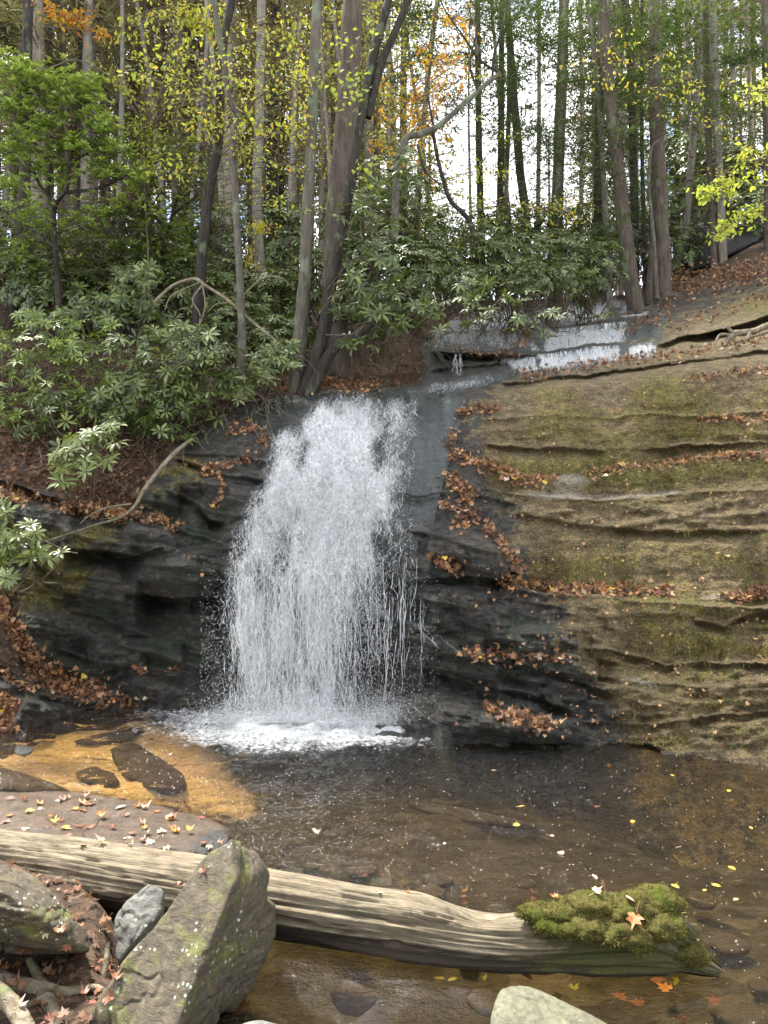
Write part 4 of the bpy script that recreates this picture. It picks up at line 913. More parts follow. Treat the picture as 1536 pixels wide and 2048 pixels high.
def leaf_twigs(lf, tw, starts, targets, size=.08, per=9, tm=T_OVAL, spread=.05, tint=(0, 1), droop=.5):
    for s, e in zip(starts, targets):
        s = np.array(s); e = np.array(e); L = np.linalg.norm(e-s); mid = (s+e)/2+np.array([random.gauss(0, .08), random.gauss(0, .08), random.uniform(.02, .16)])*L
        q = spline([s, mid, e], 10); tw.add(*tube(q, np.linspace(min(.012, .004+.005*L), .0012, 10), 3))
        t = np.linspace(max(0, 1-(per*.055)/max(L, .1)), 1, per) if tm is not None else None
        pos = np.stack([np.interp(t, np.linspace(0, 1, 10), q[:, c]) for c in range(3)], 1)+RNG.normal(0, spread, (per, 3))
        d = norm(e-mid)[None]*.4+RNG.normal(0, .6, (per, 3)); d[:, 2] -= droop
        put(lf, tm, pos, d, np.array([0, -.35, 1.0])+RNG.normal(0, .45, (per, 3)), RNG.uniform(.6, 1.15, per)*size, RNG.uniform(tint[0], tint[1], per))
def tree(label, pts, Y, w, mat='bark_brown', up=3.0, base_ground=False, flare=.25, sides=14, nst=10, group=None, name='tree', rough=.05, extra=None, cat='tree', stub=(.1, .5)):
    bx, by = pts[-1][0], pts[-1][1]
    if base_ground:
        z = ground_at(bx, Y); b = np.array([(bx-768)/FPX*Y, Y, z-.15])
    else: b = None
    path = pxpath(pts, Y, up, b); base = np.array(path[0])
    root = empty(name, tuple(base), label, cat, group)
    mb = MB(); p, rad = trunk_mesh(mb, path, w[1]/2/FPX*Y, w[0]/2/FPX*Y*.9, sides, flare, rough, seg=60 if Y < 13 else 34)
    mb.build('trunk', M[mat], root, off=base, smooth=True)
    if nst:
        tw = MB(); stubs(tw, p, rad, nst, stub); tag(tw.build('dead_twigs', M['twig'], root, off=base), kind='stuff')
    if extra: extra(root, base, p, rad)
    return root, p
def hemlock_extra(n, **k):
    def f(root, base, p, rad):
        lf, tw = MB(), MB(); sprays(lf, tw, p, n, **k)
        tag(lf.build('crown', M['hemlock'], root, off=base), kind='stuff'); tag(tw.build('twigs', M['twig'], root, off=base), kind='stuff')
    return f
def leaf_extra(regs, Y, mat='yellow', size=.085, per=9, tm=T_OVAL, dY=.6, tint=(0, 1), droop=.5, spread=.05, mx=60):
    """regs: (px,py,rx,ry,n) ellipses of leafy twigs seen from the camera"""
    def f(root, base, p, rad):
        lf, tw = MB(), MB(); T = []
        for (a, b, rx, ry, n) in regs:
            for _ in range(n):
                u, v = random.gauss(0, .55), random.gauss(0, .55); T.append(np.array(P(a+u*rx, b+v*ry, Y+random.uniform(-dY, dY))))
        S = []
        for t in T:
            dd = np.linalg.norm(p-t, axis=1)+np.where(p[:, 2] > t[2], .6, 0); s = p[int(np.argmin(dd))]; S.append(s if np.linalg.norm(s-t) < 1.0 else t+(s-t)*min(1, 1.0/np.linalg.norm(s-t)))
        leaf_twigs(lf, tw, S, T, size, per, tm, spread, tint, droop)
        tag(lf.build('crown', M[mat], root, off=base), kind='stuff'); tag(tw.build('twigs', M['twig'], root, off=base), kind='stuff')
    return f
# group by the pool lip
tree('slender knobbly grey brown tree rising from the moss at the lip', [(634,0),(625,200),(617,400),(608,560),(598,690),(592,752)], 10.1, (19,30), 'bark_grey', nst=26, stub=(.05,.3), rough=.09, extra=leaf_extra([(560,260,80,120,26),(600,130,50,60,12)], 10.0, size=.075))
tree('thick dark brown furrowed tree trunk behind the forked trees at the lip', [(706,0),(695,200),(676,400),(668,560),(676,700),(684,775,.1)], 10.9, (42,50), 'bark_brown', nst=14, sides=20, rough=.03, flare=.3)
def fork(root, base, p, rad):
    mb = MB(); q = [np.array(P(735,235,10.05)), np.array(P(762,130,10.0)), np.array(P(792,60,9.95)), np.array(P(822,-20,9.9)), np.array(P(850,-160,9.8))]
    trunk_mesh(mb, q, .06, .04, 8); q = [np.array(P(700,360,10.05)), np.array(P(735,200,10.2)), np.array(P(750,120,10.2))]
    mb.build('limb', M['bark_dark'], root, off=base, smooth=True)
    leaf_extra([(690,130,45,80,16),(745,330,30,30,3)], 9.6, 'yellow', .11, 6, MAPLES[4], .3, (0, .75), .9, .07)(root, base, p, rad)
tree('dark forked tree leaning right from the lip with big yellow green maple leaves', [(780,-10),(752,90),(732,180),(712,290),(698,380),(680,480),(660,580),(648,660),(622,745)], 10.0, (17,27), 'bark_dark', nst=8, extra=fork, rough=.06)
tree('short dark red brown trunk leaning right at the base of the trees by the lip', [(740,650),(712,672),(680,688),(655,715),(640,742)], 9.95, (14,26), 'bark_dark', up=.3, nst=2)
# left middle slender trees
tree('slender black trunk curving up left of the knobbly tree', [(466,-5),(452,60),(442,130),(440,210),(436,290),(424,350),(412,430),(404,520),(398,600),(390,700)], 10.9, (15,24), 'bark_dark', nst=22, extra=leaf_extra([(400,200,90,70,34),(330,130,70,60,18),(500,200,60,80,20),(300,330,60,30,8)], 10.4, size=.08), rough=.08)
tree('thin crooked grey green lichen covered tree with yellow leaves, in front of the black one', [(428,-5),(436,60),(448,120),(456,190),(474,225),(474,240),(466,300),(470,380),(474,450),(480,560),(484,680),(482,745)], 10.3, (12,17), 'bark_grey', nst=26, extra=leaf_extra([(470,120,90,70,18),(530,260,60,70,14)], 10.0, size=.075), rough=.1)
tree('pale straight lichen trunk between the thin crooked tree and the knobbly one', [(520,150),(518,260),(514,360),(516,470),(522,560)], 14.0, (18,22), 'bark_pale', base_ground=True, nst=16)
tree('dark brown trunk at the far left rising behind the bright laurel', [(52,240),(50,350),(44,450),(40,560),(36,640)], 13.6, (20,28), 'bark_dark', up=4, nst=12)
tree('pale grey twin stemmed trunk in the top left corner', [(45,-10),(48,100),(52,260)], 19, (20,24), 'bark_pale', base_ground=True, nst=20, stub=(.5,2))
tree('pale trunk touching the twin stemmed one in the top left corner', [(72,-10),(66,90),(58,260)], 19.3, (15,20), 'bark_pale', base_ground=True, nst=16, stub=(.5,2))
tree('brown and pale straight trunk behind the laurel top', [(178,-10),(176,100),(172,260)], 18, (17,22), 'bark_pale', base_ground=True, nst=20, stub=(.4,1.8))
tree('dark half of the pair of trunks behind the laurel top', [(163,-10),(162,100),(160,260)], 18.4, (10,14), 'bark_dark', base_ground=True, nst=16, stub=(.4,1.8))
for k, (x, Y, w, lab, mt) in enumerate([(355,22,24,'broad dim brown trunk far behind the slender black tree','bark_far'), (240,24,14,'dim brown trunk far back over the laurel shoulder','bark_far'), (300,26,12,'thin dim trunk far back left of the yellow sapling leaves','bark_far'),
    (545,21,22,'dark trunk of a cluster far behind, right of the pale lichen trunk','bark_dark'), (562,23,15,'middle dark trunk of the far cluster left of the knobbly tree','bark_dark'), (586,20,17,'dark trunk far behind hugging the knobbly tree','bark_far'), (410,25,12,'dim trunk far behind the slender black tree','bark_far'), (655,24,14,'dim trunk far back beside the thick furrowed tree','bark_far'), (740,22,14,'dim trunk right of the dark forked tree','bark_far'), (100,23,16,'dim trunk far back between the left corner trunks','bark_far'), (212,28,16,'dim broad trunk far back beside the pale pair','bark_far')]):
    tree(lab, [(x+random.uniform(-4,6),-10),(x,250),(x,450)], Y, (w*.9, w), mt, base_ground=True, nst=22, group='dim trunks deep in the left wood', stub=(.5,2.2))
# arching tree and bent sapling against the sky
def arch(root, base, p, rad):
    mb = MB()
    for q in ([P(1000,146,11),P(960,120,11),P(925,70,11),P(890,20,11),P(870,-30,11)], [P(985,158,11),P(988,110,11),P(1004,60,11),P(1015,0,11),P(1020,-60,11)], [P(955,178,11),P(940,130,11),P(955,60,11)], [P(868,258,11),P(855,180,11),P(862,120,11)], [P(835,290,11),P(850,340,10.9),P(880,370,10.8)]):
        trunk_mesh(mb, [np.array(v) for v in q], .022, .008, 6, seg=20)
    mb.build('limb', M['bark_dark'], root, off=base, smooth=True)
    leaf_extra([(820,210,70,80,42),(860,130,60,50,26),(790,330,40,50,12),(910,40,50,40,16)], 13, 'orange', .085, 9, T_OVAL, 1.5)(root, base, p, rad)
tree('arching thin tree bent over to the right with orange yellow leaves against the sky', [(1000,146),(968,172),(930,205),(880,250),(840,268),(812,278),(796,330),(790,430),(786,520)], 11, (9,17), 'bark_grey', up=0, nst=14, extra=arch)
tree('thin dark S curved sapling against the white sky', [(866,265),(874,310),(884,350),(900,400),(925,425),(942,450),(952,490),(958,560)], 13.5, (7,13), 'bark_dark', up=0, base_ground=False, nst=10)
# right hand stand
RT = [
 ('dark slim trunk in the sky gap, leftmost of the straight trunks there', [(955,-10),(956,150),(958,300),(962,460)], 19, (12,15), 'bark_dark', 18),
 ('thin black trunk left of a leaning one in the sky gap', [(1004,-10),(1003,150),(1002,300),(1000,450)], 19.5, (10,16), 'bark_dark', 16),
 ('slightly leaning dark trunk in the middle of the sky gap', [(1012,-10),(1022,110),(1030,220),(1040,340),(1052,450)], 18.5, (14,19), 'bark_dark', 14),
 ('thin straight trunk just right of the leaning dark trunk', [(1016,-10),(1018,200),(1012,420)], 22, (8,10), 'bark_dark', 10),
 ('thin far trunk between the leaning one and the broad pale one', [(1078,-10),(1078,240),(1076,440)], 23, (8,10), 'bark_far', 10),
 ('broad grey trunk half hidden by green boughs right of the sky gap', [(1128,-10),(1124,150),(1118,300),(1114,460)], 20, (22,24), 'bark_grey', 26),
 ('medium trunk left of the tall leaning hemlock', [(1202,-10),(1200,150),(1196,300),(1196,480)], 19.5, (13,19), 'bark_dark', 18),
 ('slim dark trunk between the two big hemlocks', [(1250,-10),(1262,150),(1266,300),(1270,480)], 19, (16,16), 'bark_dark', 18),
 ('thin trunk close against the left big hemlock', [(1284,60),(1284,300),(1290,520)], 18.5, (7,9), 'bark_dark', 6),
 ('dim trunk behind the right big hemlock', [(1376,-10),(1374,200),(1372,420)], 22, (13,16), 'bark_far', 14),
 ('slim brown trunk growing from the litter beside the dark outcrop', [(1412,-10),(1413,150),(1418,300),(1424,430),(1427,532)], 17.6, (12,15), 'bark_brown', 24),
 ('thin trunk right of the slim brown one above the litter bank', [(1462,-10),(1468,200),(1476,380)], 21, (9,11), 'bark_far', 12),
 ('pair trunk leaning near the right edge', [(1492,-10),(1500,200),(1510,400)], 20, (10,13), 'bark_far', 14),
 ('trunk on the right edge above the litter bank', [(1530,-10),(1534,160),(1538,420)], 16.5, (16,20), 'bark_brown', 12),
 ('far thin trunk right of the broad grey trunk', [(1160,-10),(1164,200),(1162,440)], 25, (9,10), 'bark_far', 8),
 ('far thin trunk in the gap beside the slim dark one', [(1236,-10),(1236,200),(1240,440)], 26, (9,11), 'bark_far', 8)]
for lab, pts, Y, w, mt, n in RT:
    tree(lab, pts, Y, w, mt, base_ground=True, nst=n, stub=(.3,1.6), up=5, extra=hemlock_extra(18 if Y < 21 else 10, ln=(.8, 2.2), size=.17, lo=.45, hi=1.0, needles=11))
def roots_extra(base_px, n, span, nm='root'):
    def f(root, base, p, rad):
        for k in range(n):
            a = -math.pi/2+np.interp(k, [0, n-1], [-1.3, 1.3])+random.uniform(-.15, .15); L = random.uniform(.5, 1.3)*span; mb = MB(); q = []
            for t in np.linspace(0, 1, 9):
                X = base[0]+math.cos(a)*L*t*1.0+.05*math.sin(t*9+k); Yv = base[1]+math.sin(a)*L*t*.8
                px = X/Yv*FPX+768; z = ground_at(px, Yv) if t > 0 else base[2]+.2
                q.append((X, Yv, z+.2*(1-t)**3-.01))
            mb.add(*tube(spline(q, 24), np.linspace(.075, .012, 24), 7)); mb.build(nm, M['bark_brown'], root, off=base, smooth=True)
    return f
def both(*fs_):
    def f(*a):
        for g in fs_: g(*a)
    return f
tree('tall reddish brown hemlock leaning left, standing at the top of the cascade', [(1203,-10),(1212,120),(1226,250),(1240,370),(1252,480),(1262,560),(1270,604)], 15.6, (21,33), 'bark_brown', up=6, nst=44, flare=.2, sides=18, stub=(.15,.9),
     extra=both(roots_extra(None, 5, .6), hemlock_extra(12, ln=(.6,1.8), size=.15, lo=.5)))
tree('tall straight hemlock with spreading roots right of the leaning one', [(1308,-10),(1309,130),(1313,260),(1320,400),(1324,500),(1326,582)], 15.9, (22,34), 'bark_brown', up=6, nst=40, flare=.45, sides=18, stub=(.15,.9),
     extra=both(roots_extra(None, 7, 1.0), hemlock_extra(12, ln=(.6,1.8), size=.15, lo=.5)))
tree('thin bare sapling curving up between the big hemlocks', [(1318,280),(1302,300),(1298,380),(1308,480),(1312,560)], 15.5, (5,8), 'bark_grey', up=0, nst=3)
tree('hemlock trunk fused beside the straight hemlock, its left stem', [(1306,380),(1306,480),(1300,575)], 15.95, (12,18), 'bark_brown', up=1, nst=6)

# wood behind: each a tree of its own; a few crowns shared between them
def crown_mesh(kind, H, R, nb, seed, mat):
    random.seed(seed); lf, tw = MB(), MB()
    for i in range(nb):
        h = H*(.14+.84*(i/nb)**.9); a = random.uniform(0, 6.283); L = R*(1-.75*(h/H))*random.uniform(.6, 1.15); d = np.array([math.cos(a), math.sin(a), 0.0])
        m = 6; q = spline([(0, 0, h), tuple(d*L*.5+np.array([0, 0, h+.06*L])), tuple(d*L+np.array([0, 0, h-(.3 if kind == 'h' else -.25)*L]))], m)
        tw.add(*tube(q, np.linspace(.03, .006, m), 3))
        n = int((26 if kind == 'h' else 20)*max(.5, L)); t = RNG.uniform(.15, 1, n)
        pos = np.stack([np.interp(t, np.linspace(0, 1, m), q[:, c]) for c in range(3)], 1)
        if kind == 'h':
            for rep in range(2):
                lat = norm(np.cross(d, [0, 0, 1.0])[None]*np.where(RNG.random(n) < .5, 1, -1)[:, None]+d[None]*.6+RNG.normal(0, .25, (n, 3))); off = RNG.uniform(0, .42, (n, 1))*L*(1.2-t[:, None])
                put(lf, T_NEED, pos+lat*off+np.array([0, 0, -.2])*off, norm(lat+RNG.normal(0, .4, (n, 3))), np.array([0, 0, 1.0])+RNG.normal(0, .5, (n, 3)), RNG.uniform(.13, .3, n), RNG.uniform(0, 1, n), 1.3)
        else:
            for rep in range(3):
                put(lf, T_KITE, pos+RNG.normal(0, .22, (n, 3)), RNG.normal(0, 1, (n, 3))+np.array([0, 0, -.4]), RNG.normal(0, .6, (n, 3))+np.array([0, 0, 1.0]), RNG.uniform(.05, .1, n), RNG.uniform(0, 1, n))
    return lf.mesh('crown', M[mat]), tw.mesh('branches', M['bark_far'])
def trunk_only(H, r, mat, seed):
    random.seed(seed); mb = MB(); trunk_mesh(mb, [np.array([0, 0, -.5]), np.array([random.uniform(-.1, .1), 0, H*.4]), np.array([random.uniform(-.3, .3), random.uniform(-.2, .2), H])], r, r*.35, 8, .3, .05, 18); stubs(mb, spline([(0, 0, 0), (0, 0, H)], 30), None, 30, (.4, 1.6), .012); return mb.mesh('trunk', M[mat], smooth=True)
VAR = {'dry': [(trunk_only(22, .19, 'bark_far', 1+s), *crown_mesh('h', 22, 2.6, 105, 10+s, 'drygreen')) for s in range(3)],
       'hem': [(trunk_only(22, .2, 'bark_far', 5+s), *crown_mesh('h', 22, 2.8, 95, 20+s, 'hemlock')) for s in range(2)],
       'yel': [(trunk_only(13, .1, 'bark_pale', 8), *crown_mesh('d', 13, 2.6, 60, 30, 'yellow')), (trunk_only(13, .1, 'bark_far', 9), *crown_mesh('d', 13, 2.6, 60, 31, 'yellow'))],
       'ora': [(trunk_only(13, .11, 'bark_far', 10), *crown_mesh('d', 13, 2.4, 55, 33, 'orange'))]}
LAB = {'dry': ('dull olive hemlock with drooping twigs', 'hemlock tree', 'dull conifers of the wood behind'), 'hem': ('dark green hemlock with drooping boughs', 'hemlock tree', 'green conifers of the wood behind'),
       'yel': ('yellow green leaved autumn tree', 'tree', 'yellow trees of the wood behind'), 'ora': ('orange leaved autumn tree', 'tree', 'orange trees of the wood behind')}
def put_tree(kind, px, Y, sc=1.0, sink=0.0):
    tr, cr, bb = random.choice(VAR[kind]); z = ground_at(px, Y)-sink
    nm = {'dry': 'hemlock_tree', 'hem': 'hemlock_tree', 'yel': 'autumn_tree', 'ora': 'autumn_tree'}[kind]
    side = ('at the left' if px < 300 else 'left of centre' if px < 700 else 'before the sky gap' if px < 1180 else 'at the right'); far = 'far' if Y > 32 else 'near'
    lab, cat, grp = LAB[kind]
    side = 'off the left edge' if px < -20 else 'behind the bright laurel' if px < 230 else 'behind the black slender trunk' if px < 450 else 'behind the knobbly tree' if px < 640 else 'behind the forked tree' if px < 860 else 'in the sky gap' if px < 1180 else 'behind the leaning hemlock' if px < 1300 else 'behind the straight hemlock' if px < 1400 else 'above the outcrop' if px < 1556 else 'off the right edge'
    r = empty(nm, ((px-768)/FPX*Y, Y, z), lab+', '+far+' row '+side, cat, grp+' '+side+' '+far, rz=random.uniform(0, 6.28), sc=sc)
    link('trunk', tr, r); tag(link('crown', cr, r), kind='stuff'); link('branch', bb, r)
random.seed(77)
for i in range(36):
    px = -460+i*29+random.uniform(-10, 10); put_tree(random.choices(['dry', 'hem', 'yel', 'ora'], [8, 1.2, .9, .25])[0], px, random.uniform(17, 30), random.uniform(.8, 1.2))
for i in range(28):
    px = -520+i*47+random.uniform(-10, 10); put_tree(random.choices(['dry', 'hem', 'yel', 'ora'], [7, 2, 1.2, .5])[0], px, random.uniform(32, 52), random.uniform(1.0, 1.3)) if px < 800 else None
for i in range(9):
    put_tree(random.choice(['hem', 'dry', 'yel']), 590+i*27, random.uniform(19, 32), random.uniform(.8, 1.1))
BARE = []
for s_ in range(3):
    random.seed(90+s_); mb = MB(); H = 17; pth = spline([(0, 0, -.5), (random.uniform(-.2, .2), 0, 6), (random.uniform(-.5, .5), .2, 12), (random.uniform(-.9, .9), 0, H)], 26); mb.add(*tube(pth, np.linspace(.1, .02, 26), 7))
    t2 = MB(); stubs(t2, pth, None, 90, (.4, 2.0), .009, -.35, .05); BARE.append((mb.mesh('trunk', M['bark_pale'], smooth=True), t2.mesh('twigs', M['branch_pale'])))
for i in range(44):
    px = -300+i*42+random.uniform(-18, 18); Y = random.uniform(16.5, 27)
    if (880 < px < 1180 or px > 1220) and i % 2: continue
    r = empty('bare_tree', ((px-768)/FPX*Y, Y, ground_at(px, Y)-.1), 'thin pale nearly bare tree in the wood behind, '+('off the left edge' if px < -20 else 'behind the bright laurel' if px < 230 else 'by the slender black trunk' if px < 450 else 'by the knobbly tree' if px < 640 else 'by the forked tree' if px < 860 else 'in the sky gap' if px < 1180 else 'by the leaning hemlock' if px < 1300 else 'by the straight hemlock' if px < 1400 else 'above the outcrop' if px < 1556 else 'off the right edge'), 'tree', 'thin bare trees of the wood behind', rz=random.uniform(0, 6), sc=random.uniform(.7, 1.15)); r.rotation_euler[0] = random.gauss(0, .06); r.rotation_euler[1] = random.gauss(0, .07); a, b = BARE[i % 3]; link('trunk', a, r); tag(link('twigs', b, r), kind='stuff')
for px, Y, k, sc in ((1190,30,'hem',.9),(1150,34,'yel',.55),(1075,36,'yel',.3),(1030,40,'ora',.25),(980,34,'yel',.28),(930,30,'hem',.3),(890,26,'yel',.35),(860,30,'yel',.75),(1100,24,'hem',.32),(1120,44,'dry',.7),(1010,27,'hem',.22)):
    put_tree(k, px, Y, sc)
for i in range(26):
    put_tree(random.choices(['hem', 'dry', 'yel', 'ora'], [3, 5, 2.6, .8])[0], 1210+i*30+random.uniform(-10, 10), random.uniform(20, 42), random.uniform(.75, 1.3))
# unseen trees added around the pool to darken what its water reflects
for i, (x, y, k) in enumerate(((-6.5,-3,'yel'),(7.5,1.5,'hem'),(9.5,5,'yel'),(11,9,'dry'),(3,-6,'hem'),(-3,-7,'yel'),(13,13,'hem'),(-5,-9,'dry'),(7,-7,'yel'))):
    tr, cr, bb = VAR[k][0]; r = empty('hemlock_tree' if k in ('hem', 'dry') else 'autumn_tree', (x, y, 1.5 if abs(x) > 6 and y > 0 else .1), LAB[k][0]+', unseen, added around the pool to darken its reflection', LAB[k][1], 'unseen trees added around the pool', rz=i, sc=1.0)
    link('trunk', tr, r); tag(link('crown', cr, r), kind='stuff'); link('branch', bb, r)
# green boughs that hang into the sky gap
root = empty('hemlock_tree', P(1070,-300,17), 'overhanging hemlock with fine green boughs dropping into the top of the sky gap', 'hemlock tree')
root.location.z = P(1070,-10,17).z-.01; base = np.array(root.location); root.location = tuple(base)
lf, tw = MB(), MB()
for (a, b, rx, ry, n) in ((985,50,70,50,44),(1050,110,60,50,32),(1120,270,60,50,34),(1170,180,50,60,34),(1080,300,60,35,26),(1230,60,60,60,24),(960,230,40,50,16),(1140,60,50,40,30),(900,200,50,60,26),(1000,10,80,30,26),(930,340,50,60,14),(1100,390,80,40,22),(1010,250,60,80,16),(1180,330,30,60,16),(880,90,40,60,20),(1250,180,50,90,26),(1350,80,70,70,34),(1380,220,60,70,26),(1480,100,60,80,30),(1290,330,40,60,14),(1480,260,50,50,16),(830,60,50,60,16),(760,160,40,80,10),(1240,430,60,40,10)):
    for _ in range(n):
        c = np.array(P(a+random.gauss(0, .6)*rx, b+random.gauss(0, .6)*ry, 16.5+random.uniform(-1.5, 1.5))); d = random.choice([-1, 1])*.75
        sprays(lf, tw, np.stack([c]*4), 1, (.5, 1.3), .085, 0, 1, .3, 16, side=0 if d > 0 else math.pi)
tag(lf.build('crown', M['hemlock'], root, off=base), kind='stuff'); tag(tw.build('twigs', M['twig'], root, off=base), kind='stuff')

# ------------------------------------------------------------------ rhododendrons
def whorl_frames(pos, ax, rng, nl=(7, 10), size=(.1, .15)):
    out = []
    for c, a in zip(pos, ax):
        a = a/np.linalg.norm(a); x = norm(np.cross(a, [0.3, .9, .1])[None])[0]; y = np.cross(a, x); n = rng.integers(*nl); ph = rng.uniform(0, 6); s = rng.uniform(*size); dr = rng.uniform(-.35, .25)
        for k in range(n):
            t = ph+k*6.283/n+rng.uniform(-.15, .15); r = math.cos(t)*x+math.sin(t)*y; out.append((c+r*.008, r+a*(dr+rng.uniform(-.15, .2)), a, s*rng.uniform(.75, 1.1), rng.uniform(0, .93)))
    return out
def shrub_mesh(seed, nw, R=(.95, .8, .7), size=(.1, .15)):
    rng = np.random.default_rng(seed); u = norm(rng.normal(size=(nw, 3))+np.array([0, -.3, .25])); rr = rng.uniform(.45, 1.0, nw)[:, None]
    pos = u*np.array(R)*rr; pos *= (1+.3*fbm(u[:, 0]*2, u[:, 1]*2, u[:, 2]*2+seed, 2))[:, None]
    ax = u*.8+np.array([0, -.1, .7]); fr = whorl_frames(pos, ax, rng, size=size)
    lf, tw = MB(), MB(); a = list(zip(*fr)); put(lf, T_LONG, np.array(a[0]), np.array(a[1]), np.array(a[2]), np.array(a[3]), np.array(a[4]), 1.15)
    root = np.array([0, .1, -R[2]*1.5])
    for k in range(0, nw, 6):
        mid = (root+pos[k])*.5+rng.normal(0, .12, 3)+np.array([0, 0, -.1]); q = spline([root+rng.normal(0, .15, 3), mid, pos[k]-ax[k]*.05, pos[k]], 9); tw.add(*tube(q, np.linspace(.014, .004, 9), 3))
    return lf.mesh('foliage', M['rhodo']), tw.mesh('stem', M['twig'])
SH = [shrub_mesh(100+k, 170, size=(.11, .165)) for k in range(5)]
random.seed(5)
SPOTS = [(60,560,13.5,1.1,'under the dark trunk at the left edge'),(150,600,13,1.1,'left, below the laurel trunk'),(280,590,13,1.1,'below the dim laurel thicket'),(20,480,14.5,1.2,'against the left edge under the laurel'),(350,560,13.4,1,'behind the pale bent branch'),(430,590,12.6,1,'between the black and lichen trunks'),(470,660,11.6,.8,'around the lichen tree'),(540,600,13,1,'behind the knobbly tree'),(560,690,11,.75,'just left of the trees at the lip'),(640,560,13,1,'behind the thick trunk'),(300,500,15,1.3,'dim, behind the leaves of the black tree'),(200,500,15,1.3,'dim, under the laurel crown'),(420,480,16,1.3,'dim, behind the black trunk'),(560,480,17,1.4,'dim, deep between the trunks'),
 (730,450,11.6,.8,'against the right side of the forked tree'),(790,380,12,.75,'high up under the arching tree'),(760,540,11.2,.9,'right of the forked tree base'),(830,470,12.5,.9,'under the S curved sapling'),(820,550,11,.75,'over the stream, left of the cascade'),(890,540,12,.7,'over the left end of the cascade'),(960,530,13,1,'at the foot of the straight trunks'),(930,575,11,.5,'hanging low over the grey slabs'),(1030,540,13.5,1,'in the middle behind the cascade'),(1100,530,14,1,'behind the cascade below the broad grey trunk'),(1060,560,12.2,.55,'hanging over the cascade middle'),(1170,540,14.5,1,'left of the leaning hemlock'),(1130,560,12.5,.5,'hanging over the white step'),(1210,500,17,1,'behind the leaning hemlock'),(760,640,10.6,.55,'low by the thick trunk, over the dark hollow'),(700,610,10.9,.6,'in front of the thick trunk'),(840,610,10.7,.45,'over the dark hollow beside the trickle'),(990,470,17,1.2,'farther back in the sky gap'),(1080,470,18,1.2,'farther back below the green boughs'),(880,480,16,1,'farther back by the sapling'),
 (1370,420,19,1.3,'dark, behind the straight hemlock'),(1440,370,20,1.5,'dark, above the outcrop'),(1390,320,21,1.4,'dark, high behind the slim brown trunk'),(1500,340,20,1.3,'dark, high at the right edge'),(1350,500,18,.9,'beside the outcrop at the hemlock roots'),(1290,470,20,1.2,'between the big hemlocks'),(1180,450,20,1.2,'left of the leaning hemlock, farther back'),(1530,430,18.5,1.2,'dark, right of the outcrop'),(1460,440,19.4,.9,'dark, on the outcrop'),
 (-90,720,10.6,1.1,'off the left edge'),(-200,600,12.5,1.3,'off the left edge, farther back'),(-330,740,10.6,1.2,'far off the left edge')]
for k, (px, py, Y, sc, where) in enumerate(SPOTS):
    c = P(px, py, Y); l, t = SH[k % 5]
    r = empty('rhododendron_shrub', tuple(c), 'rhododendron with long glossy leaves '+where, 'shrub', 'rhododendron shrubs', rz=random.uniform(-.5, .5), sc=sc)
    tag(link('foliage', l, r), kind='stuff'); link('stem', t, r)
# nearer shrubs: their leaves are single parts
LEAFM = {'rhodo': [], 'rhodo_bright': []}
for k in range(12):
    mt = 'rhodo' if k < 6 else 'rhodo_bright'; k %= 6; mb = MB(); put(mb, T_LONG, np.zeros((1, 3)), np.array([[0, 1.0, 0]]), np.array([[0, 0, 1.0]]), 1.0, [.05, .3, .5, .65, .8, .9][k], 1.0); LEAFM[mt].append(mb.mesh('leaf', M[mt]))
def near_shrub(label, blobs, Y, dY, rootpx, nleaf=297, size=(.1, .14), seed=0, tints=(0, 6), dens=1.9, mat='rhodo'):
    """blobs: (px,py,rx,ry,n whorls)"""
    rng = np.random.default_rng(seed); base = np.array(cliff(rootpx[0], rootpx[1])); root = empty('rhododendron_shrub', tuple(base), label, 'shrub', 'rhododendron shrubs')
    pos = []
    for (a, b, rx, ry, n) in blobs:
        for _ in range(int(n*dens)):
            u, v = rng.uniform(-1, 1), rng.uniform(-1, 1); pos.append(np.array(P(a+u*rx, b+v*ry, Y+rng.uniform(-dY, dY)+v*-.15)))
    pos = np.array(pos); pos = pos[np.argsort(pos[:, 1])]
    ax = norm(rng.normal(0, .42, pos.shape)+np.array([0, -.5, .75])); fr = whorl_frames(pos, ax, rng, size=(size[0]*1.12, size[1]*1.2))
    for f in fr[:nleaf]:
        d = norm(np.array(f[1])[None])[0]; x = norm(np.cross(d, f[2])[None])[0]; z = np.cross(x, d)
        o = bpy.data.objects.new('leaf', LEAFM[mat][int(rng.integers(*tints))]); COL.objects.link(o); o.parent = root
        m = Matrix(((x[0], d[0], z[0], 0), (x[1], d[1], z[1], 0), (x[2], d[2], z[2], 0), (0, 0, 0, 1)))
        o.matrix_basis = Matrix.Translation(Vector(f[0]-base)) @ m @ Matrix.Scale(float(f[3]), 4)
    if len(fr) > nleaf:
        a = list(zip(*fr[nleaf:])); lf = MB(); put(lf, T_LONG, np.array(a[0]), np.array(a[1]), np.array(a[2]), np.array(a[3]), np.array(a[4]), 1.0); tag(lf.build('foliage', M[mat], root, off=base), kind='stuff')
    tw = MB(); cen = pos.mean(0)
    for k in range(len(pos)):
        if k % 3: continue
        s = pos[k]+np.array([rng.normal(0, .3), .3, -.2-rng.uniform(0, .25)]); mid = s*.5+pos[k]*.5+rng.normal(0, .1, 3); q = spline([s, mid, pos[k]-ax[k]*.07, pos[k]], 12); tw.add(*tube(q, np.linspace(.009, .0035, 12), 4))
    tw.build('stem', M['twig'], root, off=base)
near_shrub('bright rhododendron spray hanging lowest over the dark leaf litter bank', [(165,868,28,10,3),(205,880,30,12,4),(135,905,26,12,4),(190,915,36,12,4),(150,935,34,12,4),(128,962,20,8,2),(215,858,16,10,2)], 8.75, .12, (250,930), size=(.11,.15), seed=1, tints=(3, 6))
